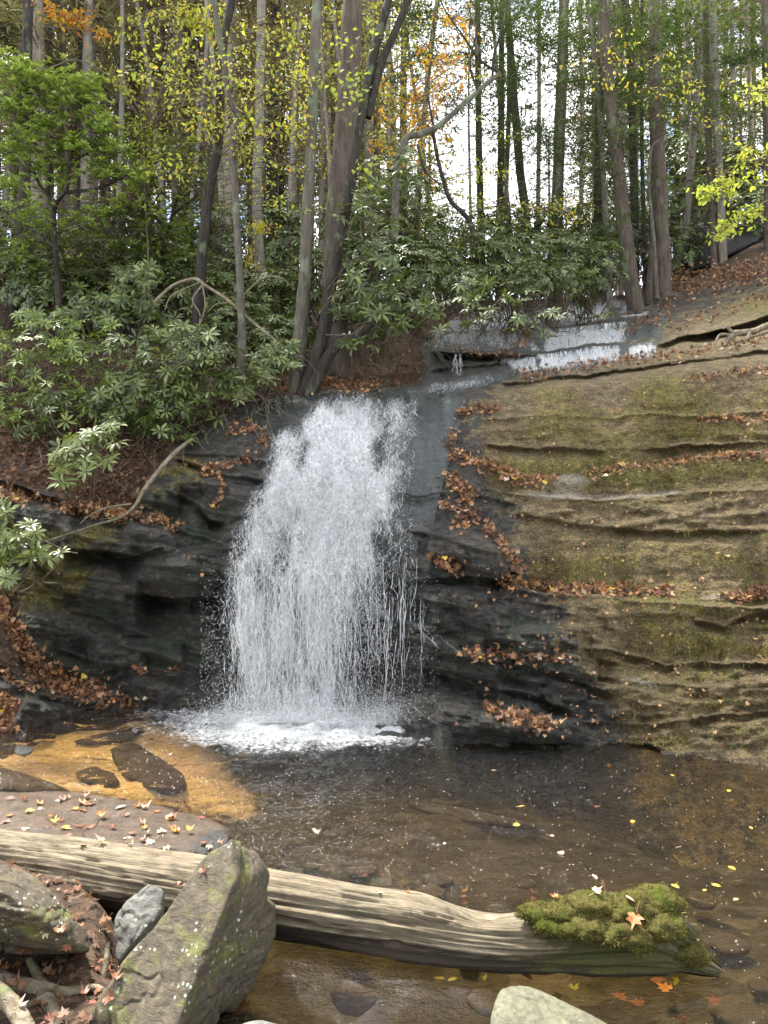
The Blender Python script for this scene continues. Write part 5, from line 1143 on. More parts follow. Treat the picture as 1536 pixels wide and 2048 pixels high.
near_shrub('pale leaved rhododendron poking in from the left edge over the dark rock', [(15,1020,20,10,3),(50,1060,30,14,4),(20,1075,26,16,4),(60,1100,40,14,5),(30,1120,30,10,3),(105,1115,18,10,2),(10,1150,14,12,2),(-40,1080,30,50,6)], 7.6, .12, (-60,1130), size=(.1,.13), seed=2, tints=(2, 6))
near_shrub('broad yellow green rhododendron mound at the left edge', [(60,660,90,40,26),(160,680,70,40,22),(70,740,90,50,26),(190,760,60,40,18),(40,820,70,30,18),(130,820,60,26,12)], 9.9, .35, (110,880), size=(.085,.12), seed=3, tints=(1, 6), mat='rhodo_bright')
near_shrub('low dull rhododendron filling the bank over the leaf litter at left', [(60,790,80,30,14),(170,800,70,26,14),(250,850,60,20,10),(330,870,50,16,8),(90,860,60,20,8)], 9.6, .25, (180,900), size=(.09,.13), seed=13, tints=(0, 4), dens=1.4)
near_shrub('wide grey green rhododendron right of the yellow green mound', [(290,690,80,35,20),(240,760,50,30,10),(330,760,70,30,18),(270,810,60,25,14),(210,820,40,20,8)], 9.6, .3, (330,880), size=(.11,.15), seed=4, tints=(0, 5))
near_shrub('grey green rhododendron in the middle, below the pale bent branch', [(380,680,60,30,16),(430,720,60,30,16),(360,730,40,30,10),(410,770,60,20,10),(330,810,40,26,12),(300,850,50,20,10),(400,820,40,24,8)], 9.5, .3, (430,850), size=(.1,.14), seed=5, tints=(0, 5))
near_shrub('rhododendron with pale leaves beside the lip, lowest near the trunks', [(500,760,50,24,12),(540,720,50,24,10),(470,775,30,16,6),(560,700,30,14,5),(470,790,20,12,3)], 9.7, .25, (520,800), size=(.1,.14), seed=6, tints=(1, 6))
near_shrub('rhododendron with upright whorls above the wide grey green one', [(290,550,60,18,10),(260,600,60,30,12),(340,640,60,30,12),(180,620,50,25,10),(110,640,60,20,10)], 10.8, .35, (260,700), size=(.12,.16), seed=7, tints=(0, 5))
near_shrub('sparse rhododendron boughs hanging in front of the cascade', [(1040,640,40,16,4),(1110,630,40,14,4),(970,630,40,20,5),(1200,628,16,6,2),(1090,668,30,10,2),(890,655,20,20,3),(850,620,30,30,8),(930,585,50,26,9),(1020,585,50,20,8)], 9.9, .3, (830,765), size=(.1,.14), seed=8, tints=(0, 4), dens=1.2)
near_shrub('rhododendron crowding the right side of the forked tree', [(740,600,30,30,8),(770,560,40,40,10),(800,630,40,30,10),(760,470,30,50,8),(800,330,26,40,8),(720,680,30,16,5),(750,400,20,40,5),(700,520,26,60,10),(705,430,24,40,6),(690,600,24,30,5)], 9.9, .3, (790,765), size=(.11,.15), seed=9, tints=(0, 4))
# bright mountain laurel
def laurel(label, blobs, Y, dY, paths, mat, size=(.05, .08), seed=0, name='laurel_shrub', per=(8, 13)):
    rng = np.random.default_rng(seed); base = np.array(P(*paths[0][0], Y)); base[2] = ground_at(paths[0][0][0], Y)-.1; root = empty(name, tuple(base), label, 'shrub')
    st = MB(); ends = []
    for i, pth in enumerate(paths):
        q = [np.array(P(a, b, Y+rng.uniform(-.15, .15))) for a, b in pth]; 
        if i == 0: q = [base]+q
        s = spline(q, 40); st.add(*tube(s, np.linspace(.06 if i == 0 else .032, .012, 40), 7, disp=lambda p, a: .008*fbm(p[:, 2:3]*6, np.cos(a)[None]*2, np.sin(a)[None]*2, 3))); ends.append(s)
    st.build('trunk', M['bark_dark'], root, off=base, smooth=True); ends = np.concatenate(ends)
    lf, tw = MB(), MB()
    for (a, b, rx, ry, n) in blobs:
        for _ in range(int(n*2.1)):
            u, v = rng.normal(0, .5), rng.normal(0, .5); c = np.array(P(a+u*rx, b+v*ry, Y+rng.uniform(-dY, dY))); k = int(rng.integers(*per)); ax = norm(np.array([[rng.normal(0, .3), -.3+rng.normal(0, .3), 1.0]]))[0]
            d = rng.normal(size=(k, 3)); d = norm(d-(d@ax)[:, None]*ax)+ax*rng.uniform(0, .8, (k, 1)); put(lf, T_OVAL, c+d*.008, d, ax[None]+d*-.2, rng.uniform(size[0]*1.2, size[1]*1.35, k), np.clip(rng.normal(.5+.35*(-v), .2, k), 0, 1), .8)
            if rng.random() < .3:
                e = ends[np.argmin(np.linalg.norm(ends-c, axis=1)+rng.uniform(0, .3, len(ends)))]; q = spline([e, (e+c)/2+rng.normal(0, .07, 3), c], 7); tw.add(*tube(q, np.linspace(.009, .003, 7), 3))
    tag(lf.build('foliage', M[mat], root, off=base), kind='stuff'); tag(tw.build('twigs', M['twig'], root, off=base), kind='stuff')
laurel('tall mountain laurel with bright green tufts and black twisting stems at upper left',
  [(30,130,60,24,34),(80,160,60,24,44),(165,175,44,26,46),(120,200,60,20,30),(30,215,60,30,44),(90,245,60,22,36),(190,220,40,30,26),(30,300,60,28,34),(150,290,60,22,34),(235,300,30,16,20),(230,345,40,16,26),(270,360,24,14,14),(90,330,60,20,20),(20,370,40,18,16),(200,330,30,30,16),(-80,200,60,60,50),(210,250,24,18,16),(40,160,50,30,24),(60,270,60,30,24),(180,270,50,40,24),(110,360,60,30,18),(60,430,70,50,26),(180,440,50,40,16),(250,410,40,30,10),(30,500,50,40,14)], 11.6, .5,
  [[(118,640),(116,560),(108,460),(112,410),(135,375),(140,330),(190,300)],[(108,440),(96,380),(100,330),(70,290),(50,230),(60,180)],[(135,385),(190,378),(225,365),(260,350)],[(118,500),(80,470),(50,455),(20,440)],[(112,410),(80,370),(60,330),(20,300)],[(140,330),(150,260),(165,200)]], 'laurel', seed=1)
laurel('dim green laurel thicket right of the bright laurel', [(340,300,70,30,40),(390,350,50,40,40),(300,350,40,30,16),(330,400,70,30,30),(270,430,60,30,34),(350,460,60,30,30),(210,420,40,30,20),(260,490,70,20,36),(330,510,70,20,36),(40,440,60,50,40),(150,470,60,40,40),(60,540,60,40,36),(150,540,60,30,30),(560,560,60,30,26),(580,640,40,30,20)], 13, .8,
  [[(330,600),(325,520),(345,430),(360,380)],[(340,470),(300,420),(280,400)],[(345,430),(395,390)]], 'rhodo_bright', (.05,.08), 2)
# bright leaves reaching in from the right edge
def bough(label, path, Y, blobs, seed, mat='yellow', size=.07, tint=(0, .6)):
    random.seed(seed); q = [np.array(P(a, b, Y)) for a, b in path]; base = q[0]; root = empty('sapling', tuple(base), label, 'tree'); mb = MB(); s = spline(q, 30)
    mb.add(*tube(s, np.linspace(.02, .003, 30), 5)); mb.build('branch', M['twig'], root, off=base, smooth=True); leaf_extra(blobs, Y, mat, size, 9, T_OVAL, .25, tint, .5, .035)(root, base, s, None)
bough('bright yellow green leafy bough, topmost of those reaching in from the right edge', [(1680,230),(1600,200),(1530,190),(1485,200)], 8.6, [(1515,185,30,20,11),(1530,160,20,14,5)], 1)
bough('bright yellow green leafy bough in the middle of the right edge', [(1700,330),(1600,300),(1520,320),(1470,330),(1410,390)], 8.4, [(1510,300,36,16,10),(1500,360,40,14,12),(1440,380,40,14,10),(1405,388,18,8,4)], 2)
bough('sparse yellow leafy bough, lowest at the right edge, before the dark outcrop', [(1700,450),(1600,400),(1540,400),(1500,425),(1420,475)], 8.4, [(1500,420,34,16,9),(1460,450,34,12,7),(1430,476,16,8,2),(1470,465,20,10,4)], 3)
bough('pair of orange yellow leaf sprays high in the left wood', [(60,-80),(90,0),(130,40),(200,60)], 13, [(140,30,50,20,20),(100,20,30,20,8),(200,70,30,20,8)], 4, 'orange', .1, (0, 1))
bough('yellow leafy spray along the top edge left of the black trunk', [(330,-80),(340,0),(380,40),(440,60)], 13, [(380,10,60,20,24),(300,30,50,20,14),(450,60,50,40,16),(400,60,40,30,12),(250,70,50,40,10),(560,60,50,50,18),(620,180,50,60,12),(700,30,50,30,10)], 5, 'yellow', .09, (0, .9))
bough('small yellow sapling low between the pale lichen trunk and the dark cluster', [(492,640),(494,560),(498,500),(520,460)], 13, [(520,455,34,16,12),(500,500,14,30,8),(515,530,20,16,5),(545,455,14,8,4)], 6, 'yellow', .07, (.4, .95))
bough('thin yellow green leafy sapling in the middle of the left wood', [(300,640),(296,500),(290,380),(300,260)], 12.2, [(300,330,60,60,18),(260,250,60,50,14),(360,240,60,60,16),(320,180,70,50,18),(420,330,60,70,16),(560,380,60,60,16),(500,330,50,60,12),(250,130,60,50,14),(650,300,50,60,12),(380,100,70,50,16),(480,200,60,60,14)], 8, 'yellow', .075, (0, .8))
bough('golden leaf spray in front of the forest between the forked tree and the sky', [(740,420),(760,300),(790,220)], 14.5, [(770,180,40,50,14),(760,300,30,50,10),(830,300,60,40,12),(900,330,40,50,12),(850,430,60,50,14),(870,500,60,40,14),(1060,430,40,50,8),(960,400,60,60,18),(1150,420,40,50,12),(920,120,60,60,16),(1010,330,50,60,10),(1240,120,70,80,14),(1380,180,80,90,24),(1480,330,60,60,12),(800,60,60,60,18),(600,60,60,60,14)], 7, 'yellow', .09, (.2, 1))
o = stone('rock_outcrop', [P(1365,545,18.4), P(1362,470,18.6), P(1400,440,18.8), P(1480,425,18.6), P(1530,440,18.2), P(1520,480,17.8), P(1455,500,17.9), P(1380,548,17.9), P(1500,440,20), P(1380,450,20.5), P(1500,530,20), P(1370,560,20)], M['wet_black'], .12, 14, 5, .8, seed=60)
tag(o, 'dark overhanging rock outcrop above the leaf litter bank at right', 'rock outcrop')

# ------------------------------------------------------------------ dead branches, roots, vines
def limb(name, label, cat, paths, mat='branch_pale', sides=8, snap=None):
    base = np.array(P(*paths[0][0][:2], paths[0][0][2])); root = empty(name, tuple(base), label, cat)
    for i, (pts_r) in enumerate(paths):
        pts = [np.array(P(a, b, Y)) for a, b, Y, r in pts_r]; rr = [r for *_, r in pts_r]; n = 36
        q = spline(pts, n); rad = np.interp(np.linspace(0, 1, n), np.linspace(0, 1, len(rr)), rr); mb = MB()
        mb.add(*tube(q, rad, sides, disp=lambda p, a: rad[:, None]*.3*fbm(p[:, 0:1]*9, np.cos(a)[None]*2, p[:, 2:3]*9+np.sin(a)[None]*2, 3)))
        mb.build('stem' if i == 0 else 'side_branch', M[mat], root, off=base, smooth=True)
limb('dead_branch', 'crooked dead branch propped on the mossy rock at left of the fall', 'branch', [[(385,878,9.25,.02),(350,905,9.05,.028),(315,945,8.85,.03),(285,985,8.7,.026),(270,1012,8.62,.02),(240,1035,8.55,.014),(190,1050,8.5,.01),(130,1070,8.45,.007),(85,1085,8.4,.004)],
  [(282,990,8.7,.018),(274,985,8.62,.014),(278,975,8.58,.008)], [(262,1008,8.62,.012),(215,1015,8.5,.01),(180,1030,8.45,.007),(160,1048,8.4,.004)]])
limb('bent_branch', 'pale bent branch arching over the shrubs left of the lichen tree', 'branch', [[(308,605,10.4,.02),(345,572,10.4,.024),(388,558,10.35,.024),(412,572,10.3,.022),(455,600,10.3,.022),(500,640,10.3,.022),(540,672,10.2,.018),(570,700,10.2,.012)],
  [(405,570,10.2,.013),(385,600,10.1,.012),(400,630,10.1,.008),(395,670,10.1,.004)],[(405,570,10.2,.011),(410,610,10.1,.009),(400,650,10.1,.005)],[(400,565,10.2,.012),(345,590,10.1,.009),(330,620,10.1,.004)],[(470,610,10.3,.014),(520,560,10.3,.012),(560,555,10.2,.008),(590,580,10.2,.004)],[(455,605,10.3,.01),(430,610,10.2,.008),(415,625,10.1,.004)]])
limb('bare_branch', 'dark bare branch reaching right over the dark hollow from the thick trunk', 'branch', [[(730,640,10.6,.035),(770,620,10.5,.03),(810,600,10.4,.022),(850,590,10.3,.012)], [(770,620,10.5,.016),(790,640,10.4,.01),(830,650,10.3,.004)]], 'bark_dark')
limb('surface_root', 'pale forked root crossing the soil in the bottom left corner', 'root', [[(60,1920,3.3,.016),(75,1950,3.2,.022),(88,1985,3.08,.03),(100,2010,3.0,.03),(112,2045,2.9,.022),(116,2080,2.85,.012)], [(-60,1940,3.25,.035),(20,1965,3.15,.035),(80,1975,3.1,.03),(130,1985,3.08,.022),(190,1975,3.1,.014),(215,1990,3.08,.008)], [(95,1990,3.05,.02),(60,2010,3.0,.014),(20,2020,2.95,.01)]])
limb('fallen_stick', 'thick grey stick lying in the very bottom left corner', 'branch', [[(-90,1935,2.95,.035),(0,1990,2.85,.035),(40,2035,2.75,.032),(70,2090,2.65,.028)]])
limb('fallen_stick', 'short upright stick beside the pale grey stone', 'branch', [[(205,1985,3.25,.014),(212,1930,3.3,.014),(216,1885,3.35,.01)]])
limb('dead_wood', 'knobbly mossy dead wood on the rock ledge near the right edge', 'branch', [[(1560,640,11.1,.05),(1510,662,11.1,.045),(1470,668,11,.05),(1448,690,10.9,.04)], [(1470,668,11,.035),(1456,655,11,.02),(1462,645,11,.01)], [(1500,665,11,.03),(1490,690,10.9,.018)], [(1470,672,11,.03),(1440,670,10.9,.02),(1430,690,10.8,.01)]])
limb('driftwood', 'small dark stick with white froth at the lip of the fall', 'branch', [[(738,783,9.7,.01),(755,778,9.7,.018),(768,770,9.7,.012),(776,757,9.7,.005)]], 'bark_dark')
def tangle():
    base = np.array(cliff(470, 860)); root = empty('bare_undergrowth', tuple(base), 'tangle of thin bare stems hanging over the bank left of the lip', 'undergrowth'); mb = MB(); rng = np.random.default_rng(3)
    for a0, a1, b0, b1, n in ((430,570,740,800,60),(250,430,760,860,60),(60,300,820,900,30),(820,900,640,720,26),(960,1100,640,680,22)):
        for _ in range(n):
            x, y = rng.uniform(a0, a1), rng.uniform(b0, b1); Y = fs(blurY, x, y)-.1; L = rng.uniform(30, 120); a = rng.uniform(.3, 2.8) if a0 < 700 else rng.uniform(.8, 2.3); q = [np.array(P(x, y, Y))]
            for k in range(4):
                a += rng.normal(0, .5); x += math.cos(a)*L/4; y += abs(math.sin(a))*L/4; q.append(np.array(P(x, y, min(Y, float(fs(blurY, x, y)))-.1-.1*math.sin(k))))
            mb.add(*tube(spline(q, 14), np.linspace(rng.uniform(.004, .009), .0025, 14), 3))
    tag(mb.build('stems', M['branch_pale'], root, off=base), kind='stuff')
tangle()

# ------------------------------------------------------------------ fallen leaves
def leaf_meshes():
    out = {}
    for mt in ('l_orange', 'l_rust', 'l_red', 'l_pale', 'l_yellow'):
        for k in range(5):
            mb = MB(); put(mb, MAPLES[k], np.zeros((1, 3)), np.array([[0, 1.0, 0]]), np.array([[0, 0, 1.0]]), 1.0, random.random()); out[mt, k] = mb.mesh('fallen_leaf', M[mt])
    for mt in ('l_yellow', 'l_pale', 'l_rust', 'l_orange'):
        mb = MB(); put(mb, T_OVAL, np.zeros((1, 3)), np.array([[0, 1.0, 0]]), np.array([[0, 0, 1.0]]), 1.0, .6); out[mt, 'o'] = mb.mesh('fallen_leaf', M[mt])
    return out
LM = leaf_meshes(); CN = {'l_orange': 'orange', 'l_rust': 'rust brown', 'l_red': 'dark red', 'l_pale': 'pale tan', 'l_yellow': 'yellow'}
def one_leaf(pos, nrm, size, mt, k, where, group):
    n = norm(np.array(nrm, float)[None])[0]; r = rdir(1)[0]; d = norm((r-(r@n)*n)[None])[0]; x = np.cross(d, n)
    o = bpy.data.objects.new('fallen_leaf', LM[mt, k]); COL.objects.link(o)
    m = Matrix(((x[0], d[0], n[0], 0), (x[1], d[1], n[1], 0), (x[2], d[2], n[2], 0), (0, 0, 0, 1)))
    o.matrix_basis = Matrix.Translation(Vector(pos)) @ m @ Matrix.Scale(float(size), 4)
    tag(o, CN[mt]+' fallen leaf '+where, 'leaf', CN[mt]+' '+group)
DR = [ # (polyline, half width px, leaves, single ones, where)
 ([(905,905),(940,920),(985,932),(1040,955),(1100,962)], 11, 230, 40, 'in the drift beside the right edge of the fall'),
 ([(915,830),(950,815),(990,818)], 9, 70, 8, 'on the dark rock right of the smooth lip'),
 ([(905,860),(900,900)], 8, 26, 4, 'on the dark rock right of the smooth lip'),
 ([(890,950),(925,975),(945,990)], 16, 90, 12, 'on the wet rock right of the thin film of water'),
 ([(880,1010),(920,1020),(960,1030),(905,1055)], 14, 70, 14, 'on the wet rock above the dark hump'),
 ([(970,1055),(995,1085),(1020,1110),(1035,1135)], 9, 90, 12, 'in the gully right of the dark hump'),
 ([(1010,1158),(1060,1172),(1130,1182),(1200,1180),(1240,1182)], 12, 300, 50, 'in the long red drift under the mossy face'),
 ([(1230,1190),(1290,1180),(1350,1180)], 8, 60, 10, 'at the right end of the long red drift'),
 ([(1460,1195),(1500,1190),(1540,1185)], 10, 60, 8, 'on the ledge at the right edge'),
 ([(1180,950),(1230,940),(1290,932),(1380,920),(1450,912),(1560,904)], 6, 220, 24, 'along the thin crack across the mossy slope'),
 ([(1400,838),(1440,835),(1480,838)], 6, 36, 6, 'in the small pile high on the mossy slope'),
 ([(1500,838),(1560,825)], 8, 20, 3, 'high on the mossy slope at the right edge'),
 ([(1380,755),(1450,748),(1560,735)], 8, 60, 6, 'on the top edge of the mossy slope'),
 ([(1050,752),(1200,728),(1330,712),(1450,695),(1560,675)], 12, 330, 24, 'on the slabs above the mossy slope'),
 ([(1350,660),(1450,620),(1560,590)], 16, 150, 8, 'on the upper slabs below the litter bank'),
 ([(940,1310),(1000,1305),(1040,1312),(1120,1318)], 10, 90, 16, 'on the black ledges near the pool'),
 ([(970,1418),(1010,1425),(1060,1442),(1110,1450)], 12, 110, 20, 'on the pale wet slab at the edge of the pool'),
 ([(860,1118),(900,1130),(920,1142)], 9, 34, 8, 'beside the thin right threads of the fall'),
 ([(455,870),(490,850),(520,858),(525,885)], 14, 70, 12, 'on the rock left of the lip'),
 ([(370,930),(440,935),(500,915)], 8, 60, 10, 'on the ledges left of the fall'),
 ([(420,950),(450,965),(430,1010),(430,1020)], 7, 26, 6, 'on the dark rock beside the left edge of the fall'),
 ([(0,990),(100,1005),(200,1025),(240,1035)], 12, 260, 16, 'on the narrow litter shelf below the left bank'),
 ([(200,1020),(270,1030),(330,1045)], 10, 90, 10, 'at the foot of the dead branch'),
 ([(310,1040),(350,1050),(350,1055)], 6, 30, 6, 'on the mossy brow left of the fall'),
 ([(0,1200),(30,1260),(60,1310),(120,1360),(200,1385)], 24, 520, 30, 'in the red leaf bank above the left slabs'),
 ([(0,1345),(80,1365),(180,1395),(270,1405)], 18, 170, 24, 'on the wet slabs at the left of the pool'),
 ([(0,1400),(20,1420),(10,1450)], 22, 170, 16, 'in the leaf pile at the left edge of the pool'),
 ([(260,1330),(285,1345)], 6, 12, 4, 'at the foot of the dark left rock'), ([(345,1332),(352,1334)], 3, 4, 2, 'at the foot of the dark left rock'),
 ([(560,775),(640,770),(700,768),(760,772)], 14, 260, 10, 'on the mossy ground at the lip'),
 ([(1300,600),(1400,580),(1560,545)], 22, 500, 0, ''), ([(1350,560),(1450,545),(1560,520)], 20, 400, 0, ''),
 ([(1040,690),(1060,660),(1000,665)], 14, 120, 4, 'on the grey slabs of the cascade'), ([(1240,660),(1320,640),(1340,600)], 14, 130, 6, 'beside the cascade'),
 ([(910,705),(960,708),(1040,712)], 6, 60, 4, 'on the slab over the dark hollow'),
]
stuff = MB(); random.seed(11)
COLW = ['l_orange']*4+['l_rust']*5+['l_pale']*3+['l_red']*2+['l_yellow']
def litter(px, py, off=.012, size=(.055, .1), mb=stuff, flat=.5, tint=None):
    n = len(px); pos = cliff(px, py, off+RNG.uniform(0, .03, n)); nn = norm(cliff_n(px, py)*.6+np.array([0, -.25, .7])+RNG.normal(0, flat, (n, 3)))
    for k in range(5):
        s = (np.arange(n) % 5) == k; put(mb, MAPLES[k], pos[s], RNG.normal(0, 1, (s.sum(), 3)), nn[s], RNG.uniform(*size, s.sum()), RNG.uniform(0, 1, s.sum())**1.1 if tint is None else tint)
for pl, wd, n, ns, where in DR:
    ns = int(ns*.36+.5); n = int(n*1.5)
    a = np.array(pl, float); seg = np.concatenate([[0], np.cumsum(np.hypot(*np.diff(a, axis=0).T))]); t = RNG.uniform(-.03, 1.03, n)*seg[-1]
    px = np.interp(t, seg, a[:, 0])+RNG.normal(0, 6, n); py = np.interp(t, seg, a[:, 1])+RNG.normal(0, .55, n)*wd
    litter(px[ns:], py[ns:], size=(.06, .105))
    for i in range(ns):
        pos = cliff(px[i], py[i], .035+random.uniform(0, .03)); nn = norm(cliff_n(px[i:i+1], py[i:i+1])*.5+np.array([0, -.35, .7])+RNG.normal(0, .3, (1, 3)))[0]
        one_leaf(pos, nn, random.uniform(.075, .11), random.choice(COLW), random.randrange(5), where, 'leaves '+where)
# strays over the slopes
px = RNG.uniform(960, 1560, 420); py = RNG.uniform(760, 1500, 420); litter(px, py, size=(.03, .065)); px = RNG.uniform(960, 1560, 260); py = RNG.uniform(770, 1480, 260); litter(px, py, size=(.035, .07), tint=.9)
px = RNG.uniform(250, 1200, 150); py = RNG.uniform(900, 1480, 150); k = ~((px > 440) & (px < 850)); litter(px[k], py[k], size=(.03, .07))
tag(stuff.build('leaf_litter', M['litter']), 'scattered brown and orange fallen leaves on the rock ledges', 'fallen leaves', kind='stuff')
fl = MB()
px, py = sample(9000, lambda a, b: fs(LITTER, a, b), -200, 1560, 560, 1040); [litter(px[q::8], py[q::8], size=(.05, .1), mb=fl, flat=.7, tint=[.02, .08, .15, .22, .3, .38, .48, .62][q]) for q in range(8)]
tag(fl.build('forest_leaf_litter', M['litter']), 'dense brown leaf litter covering the wooded banks', 'leaf litter', kind='stuff')
sb = MB(); n = 1100; X = RNG.uniform(-2.4, -.6, n); Y = RNG.uniform(2.2, 4.6, n); Z = bankz(X, Y); k = Z > 0.0; X, Y, Z = X[k], Y[k], Z[k]; n = len(X)
for j in range(5):
    s = (np.arange(n) % 5) == j; put(sb, MAPLES[j], np.stack([X, Y, Z+.012+RNG.uniform(0, .02, n)], 1)[s], RNG.normal(0, 1, (s.sum(), 3)), np.array([0, 0, 1.0])+RNG.normal(0, .35, (s.sum(), 3)), RNG.uniform(.03, .07, s.sum()), RNG.uniform(0, .55, s.sum()))
tag(sb.build('bank_leaf_litter', M['litter']), 'brown leaves and crumbs on the soil between the boulders', 'leaf litter', kind='stuff')
def on_plane(px, py, z): Y = (CAMZ-z)*FPX/(py-1024); return ((px-768)/FPX*Y, Y, z)
for px, py, s, mt, k in ((1365,1966,.085,'l_yellow',0),(905,1940,.1,'l_orange',1),(960,1952,.06,'l_yellow',3),(890,1958,.06,'l_yellow','o'),(915,1956,.05,'l_yellow','o'),(1150,1966,.07,'l_yellow',1),(1040,1942,.08,'l_rust','o'),(1258,1640,.06,'l_yellow',2),(1033,1655,.07,'l_yellow',0),(1035,1614,.06,'l_yellow','o'),(1100,1670,.05,'l_pale','o'),(1455,1583,.06,'l_yellow','o'),(1213,1528,.07,'l_orange',0),(1456,1732,.06,'l_yellow','o'),(1342,1768,.06,'l_yellow','o'),(1422,1768,.055,'l_yellow','o'),(1410,1778,.045,'l_yellow','o'),(1466,1800,.04,'l_pale','o'),(1185,1748,.06,'l_pale','o'),(1118,1710,.07,'l_pale',4),(1198,1610,.07,'l_rust',4),(638,1660,.09,'l_pale',1),(982,1540,.05,'l_pale','o'),(1340,1549,.04,'l_yellow','o'),(1505,1658,.04,'l_yellow','o'),(565,1865,.11,'l_orange',2),(590,1875,.09,'l_yellow',3),(620,1868,.07,'l_orange','x')):
    if k == 'x': k = 1
    one_leaf(on_plane(px, py, .008), (random.gauss(0, .12), random.gauss(0, .12), 1), s, mt, k, 'floating on the pool', 'leaves floating on the pool')
for px, py in ((1290,1952),(1302,1935),(1300,2010),(1380,2035),(478,2015),(500,2020),(1450,2010),(1230,2000),(1350,1985)):
    one_leaf(on_plane(px, py, -.2), (0, 0, 1), random.uniform(.09, .14), random.choice(['l_rust', 'l_orange', 'l_pale']), 4, 'sunk under the clear water near the log', 'leaves sunk in the pool')
SL = [(85,1612,'l_orange',1),(178,1615,'l_rust',0),(45,1625,'l_yellow',0),(100,1630,'l_rust',2),(230,1620,'l_pale','o'),(195,1640,'l_orange',3),(170,1612,'l_orange',1),(120,1655,'l_yellow',0),(105,1650,'l_yellow',1),(155,1650,'l_rust',4),(160,1625,'l_rust',2),(340,1630,'l_pale',0),(350,1642,'l_orange',1),(365,1665,'l_orange',3),(370,1665,'l_yellow',1),(325,1670,'l_pale',2),(310,1680,'l_pale',0),(290,1652,'l_rust',1),(300,1612,'l_rust','r'),(273,1618,'l_orange',1),(400,1640,'l_red',0),(235,1655,'l_rust',1),(60,1600,'l_rust',3),(130,1605,'l_rust',1),(20,1640,'l_rust',2),(340,1655,'l_rust',2),(420,1690,'l_pale',2),(240,1600,'l_rust',4)]
SL += [(random.randint(0, 440), random.randint(1590, 1700), random.choice(['l_rust', 'l_rust', 'l_pale', 'l_orange']), random.randrange(5)) for _ in range(34)]
bpy.context.view_layer.update(); DG = bpy.context.evaluated_depsgraph_get()
def drop_on(px, py, up=.004):
    d = Vector(((px-768)/FPX, 1, -(py-1024)/FPX)).normalized(); o = Vector((0, 0, CAMZ)); dist = 0
    for _ in range(4):
        hit, loc, nn, idx, ob, mtx = SC.ray_cast(DG, o, d)
        if not hit: return None
        if ob.name.split('.')[0] in ('pool_water',): o = loc+d*.01; continue
        return loc-d*up+Vector((0, 0, up)), nn
for px, py, mt, k in SL:
    r = drop_on(px, py)
    if r: one_leaf(r[0]+Vector((0, 0, .006)), tuple(r[1]*.5+Vector((random.gauss(0, .15), random.gauss(0, .15), 1))), random.uniform(.06, .1), mt, 2 if k == 'r' else k, 'on the flat wet slab', 'leaves on the flat slab')
for px, py, mt, k, s in ((895,1790,'l_rust',1,.09),(915,1798,'l_red',0,.09),(935,1800,'l_rust',2,.08),(925,1790,'l_orange',3,.06),(975,1800,'l_rust',0,.06),(1060,1790,'l_rust',1,.08),(1070,1795,'l_red',2,.06),(1215,1785,'l_rust',0,.11),(1185,1792,'l_pale',0,.07),(1120,1800,'l_orange',1,.05),(1275,1822,'l_orange',0,.11),(1250,1795,'l_pale','o',.06),(1240,1890,'l_rust',3,.07),(735,1749,'l_red',1,.06),(762,1755,'l_red',2,.05),(770,1768,'l_red',0,.05),(822,1788,'l_orange',1,.05),(755,1790,'l_pale','o',.04),(633,1748,'l_red',0,.06),(660,1758,'l_red',2,.04)):
    r = drop_on(px, py)
    if r: one_leaf(r[0]+Vector((0, 0, .008)), tuple(r[1]+Vector((random.gauss(0, .3), random.gauss(0, .3), .8))), s, mt, k, 'resting on the fallen log', 'leaves on the log')
for px, py, s in ((365,1770,.07),(342,1811,.07),(404,1755,.06),(210,1988,.08)):
    r = drop_on(px, py)
    if r: one_leaf(r[0], tuple(r[1]), s, 'l_rust', 1, 'stuck on the leaning boulder', 'leaves on the boulder')
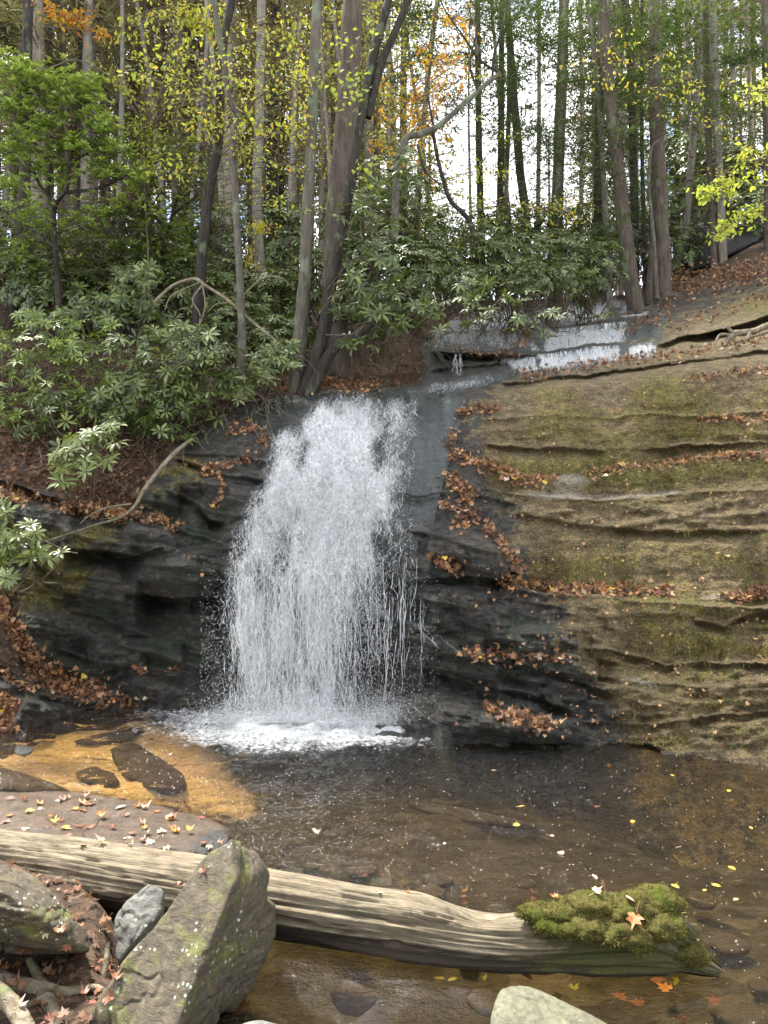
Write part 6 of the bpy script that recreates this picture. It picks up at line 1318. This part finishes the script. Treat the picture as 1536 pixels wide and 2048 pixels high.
for k in range(22):
    px, py = random.uniform(5, 225), random.uniform(1790, 2040); r = drop_on(px, py)
    if r: one_leaf(r[0]+Vector((0, 0, .01)), tuple(r[1]*.4+Vector((random.gauss(0, .3), random.gauss(0, .3), 1))), random.uniform(.05, .085), random.choice(['l_rust', 'l_rust', 'l_pale', 'l_red']), random.randrange(5), 'on the soil between the front boulders', 'leaves on the soil')
# pine needles afloat
pn = MB(); n = 90; px = RNG.uniform(980, 1536, n); py = RNG.uniform(1530, 1900, n); Y = CAMZ*FPX/(py-1024); put(pn, T_NEED, np.stack([(px-768)/FPX*Y, Y, 0*Y+.006], 1), np.stack([RNG.normal(0, 1, n), RNG.normal(0, 1, n), 0*Y], 1), np.array([0, 0, 1.0]), RNG.uniform(.03, .07, n), .9, .35)
tag(pn.build('floating_needles', M['straw']), 'thin yellow pine needles floating on the right of the pool', 'needles', kind='stuff')
# moss and dry grass on the right slope
gm, gs = MB(), MB(); px, py = sample(24000, lambda a, b: np.clip(fs(MOSS, a, b), 0, 1), 940, 1570, 770, 1500); n = len(px); nn = cliff_n(px, py)
put(gm, T_NEED, cliff(px, py, 0), nn*.9+RNG.normal(0, .5, (n, 3))+np.array([0, 0, -.15]), RNG.normal(0, 1, (n, 3)), RNG.uniform(.01, .028, n), RNG.uniform(0, 1, n), 1.2)
px, py = sample(2600, lambda a, b: np.clip(fs(MOSS, a, b)*(.4+.8*(b > 1040))*(.5+vn(a/50, b/40, 3)), 0, 1), 980, 1570, 800, 1500); n = len(px); nn = cliff_n(px, py)
put(gs, T_NEED, cliff(px, py, 0), nn*.6+RNG.normal(0, .25, (n, 3))+np.array([0, 0, -.75]), nn, RNG.uniform(.03, .075, n), RNG.uniform(0, 1, n), .5)
px, py = sample(5000, lambda a, b: np.clip(fs(MOSS, a, b), 0, 1), -20, 460, 780, 1400); n = len(px); nn = cliff_n(px, py)
put(gm, T_NEED, cliff(px, py, 0), nn+RNG.normal(0, .5, (n, 3)), RNG.normal(0, 1, (n, 3)), RNG.uniform(.012, .035, n), RNG.uniform(0, 1, n), 1.2)
tag(gm.build('rock_moss', M['mossleaf']), 'short olive moss growing on the rock slopes', 'moss', kind='stuff')
tag(gs.build('dry_grass', M['straw']), 'thin straw coloured grass blades on the mossy slope', 'grass', kind='stuff')
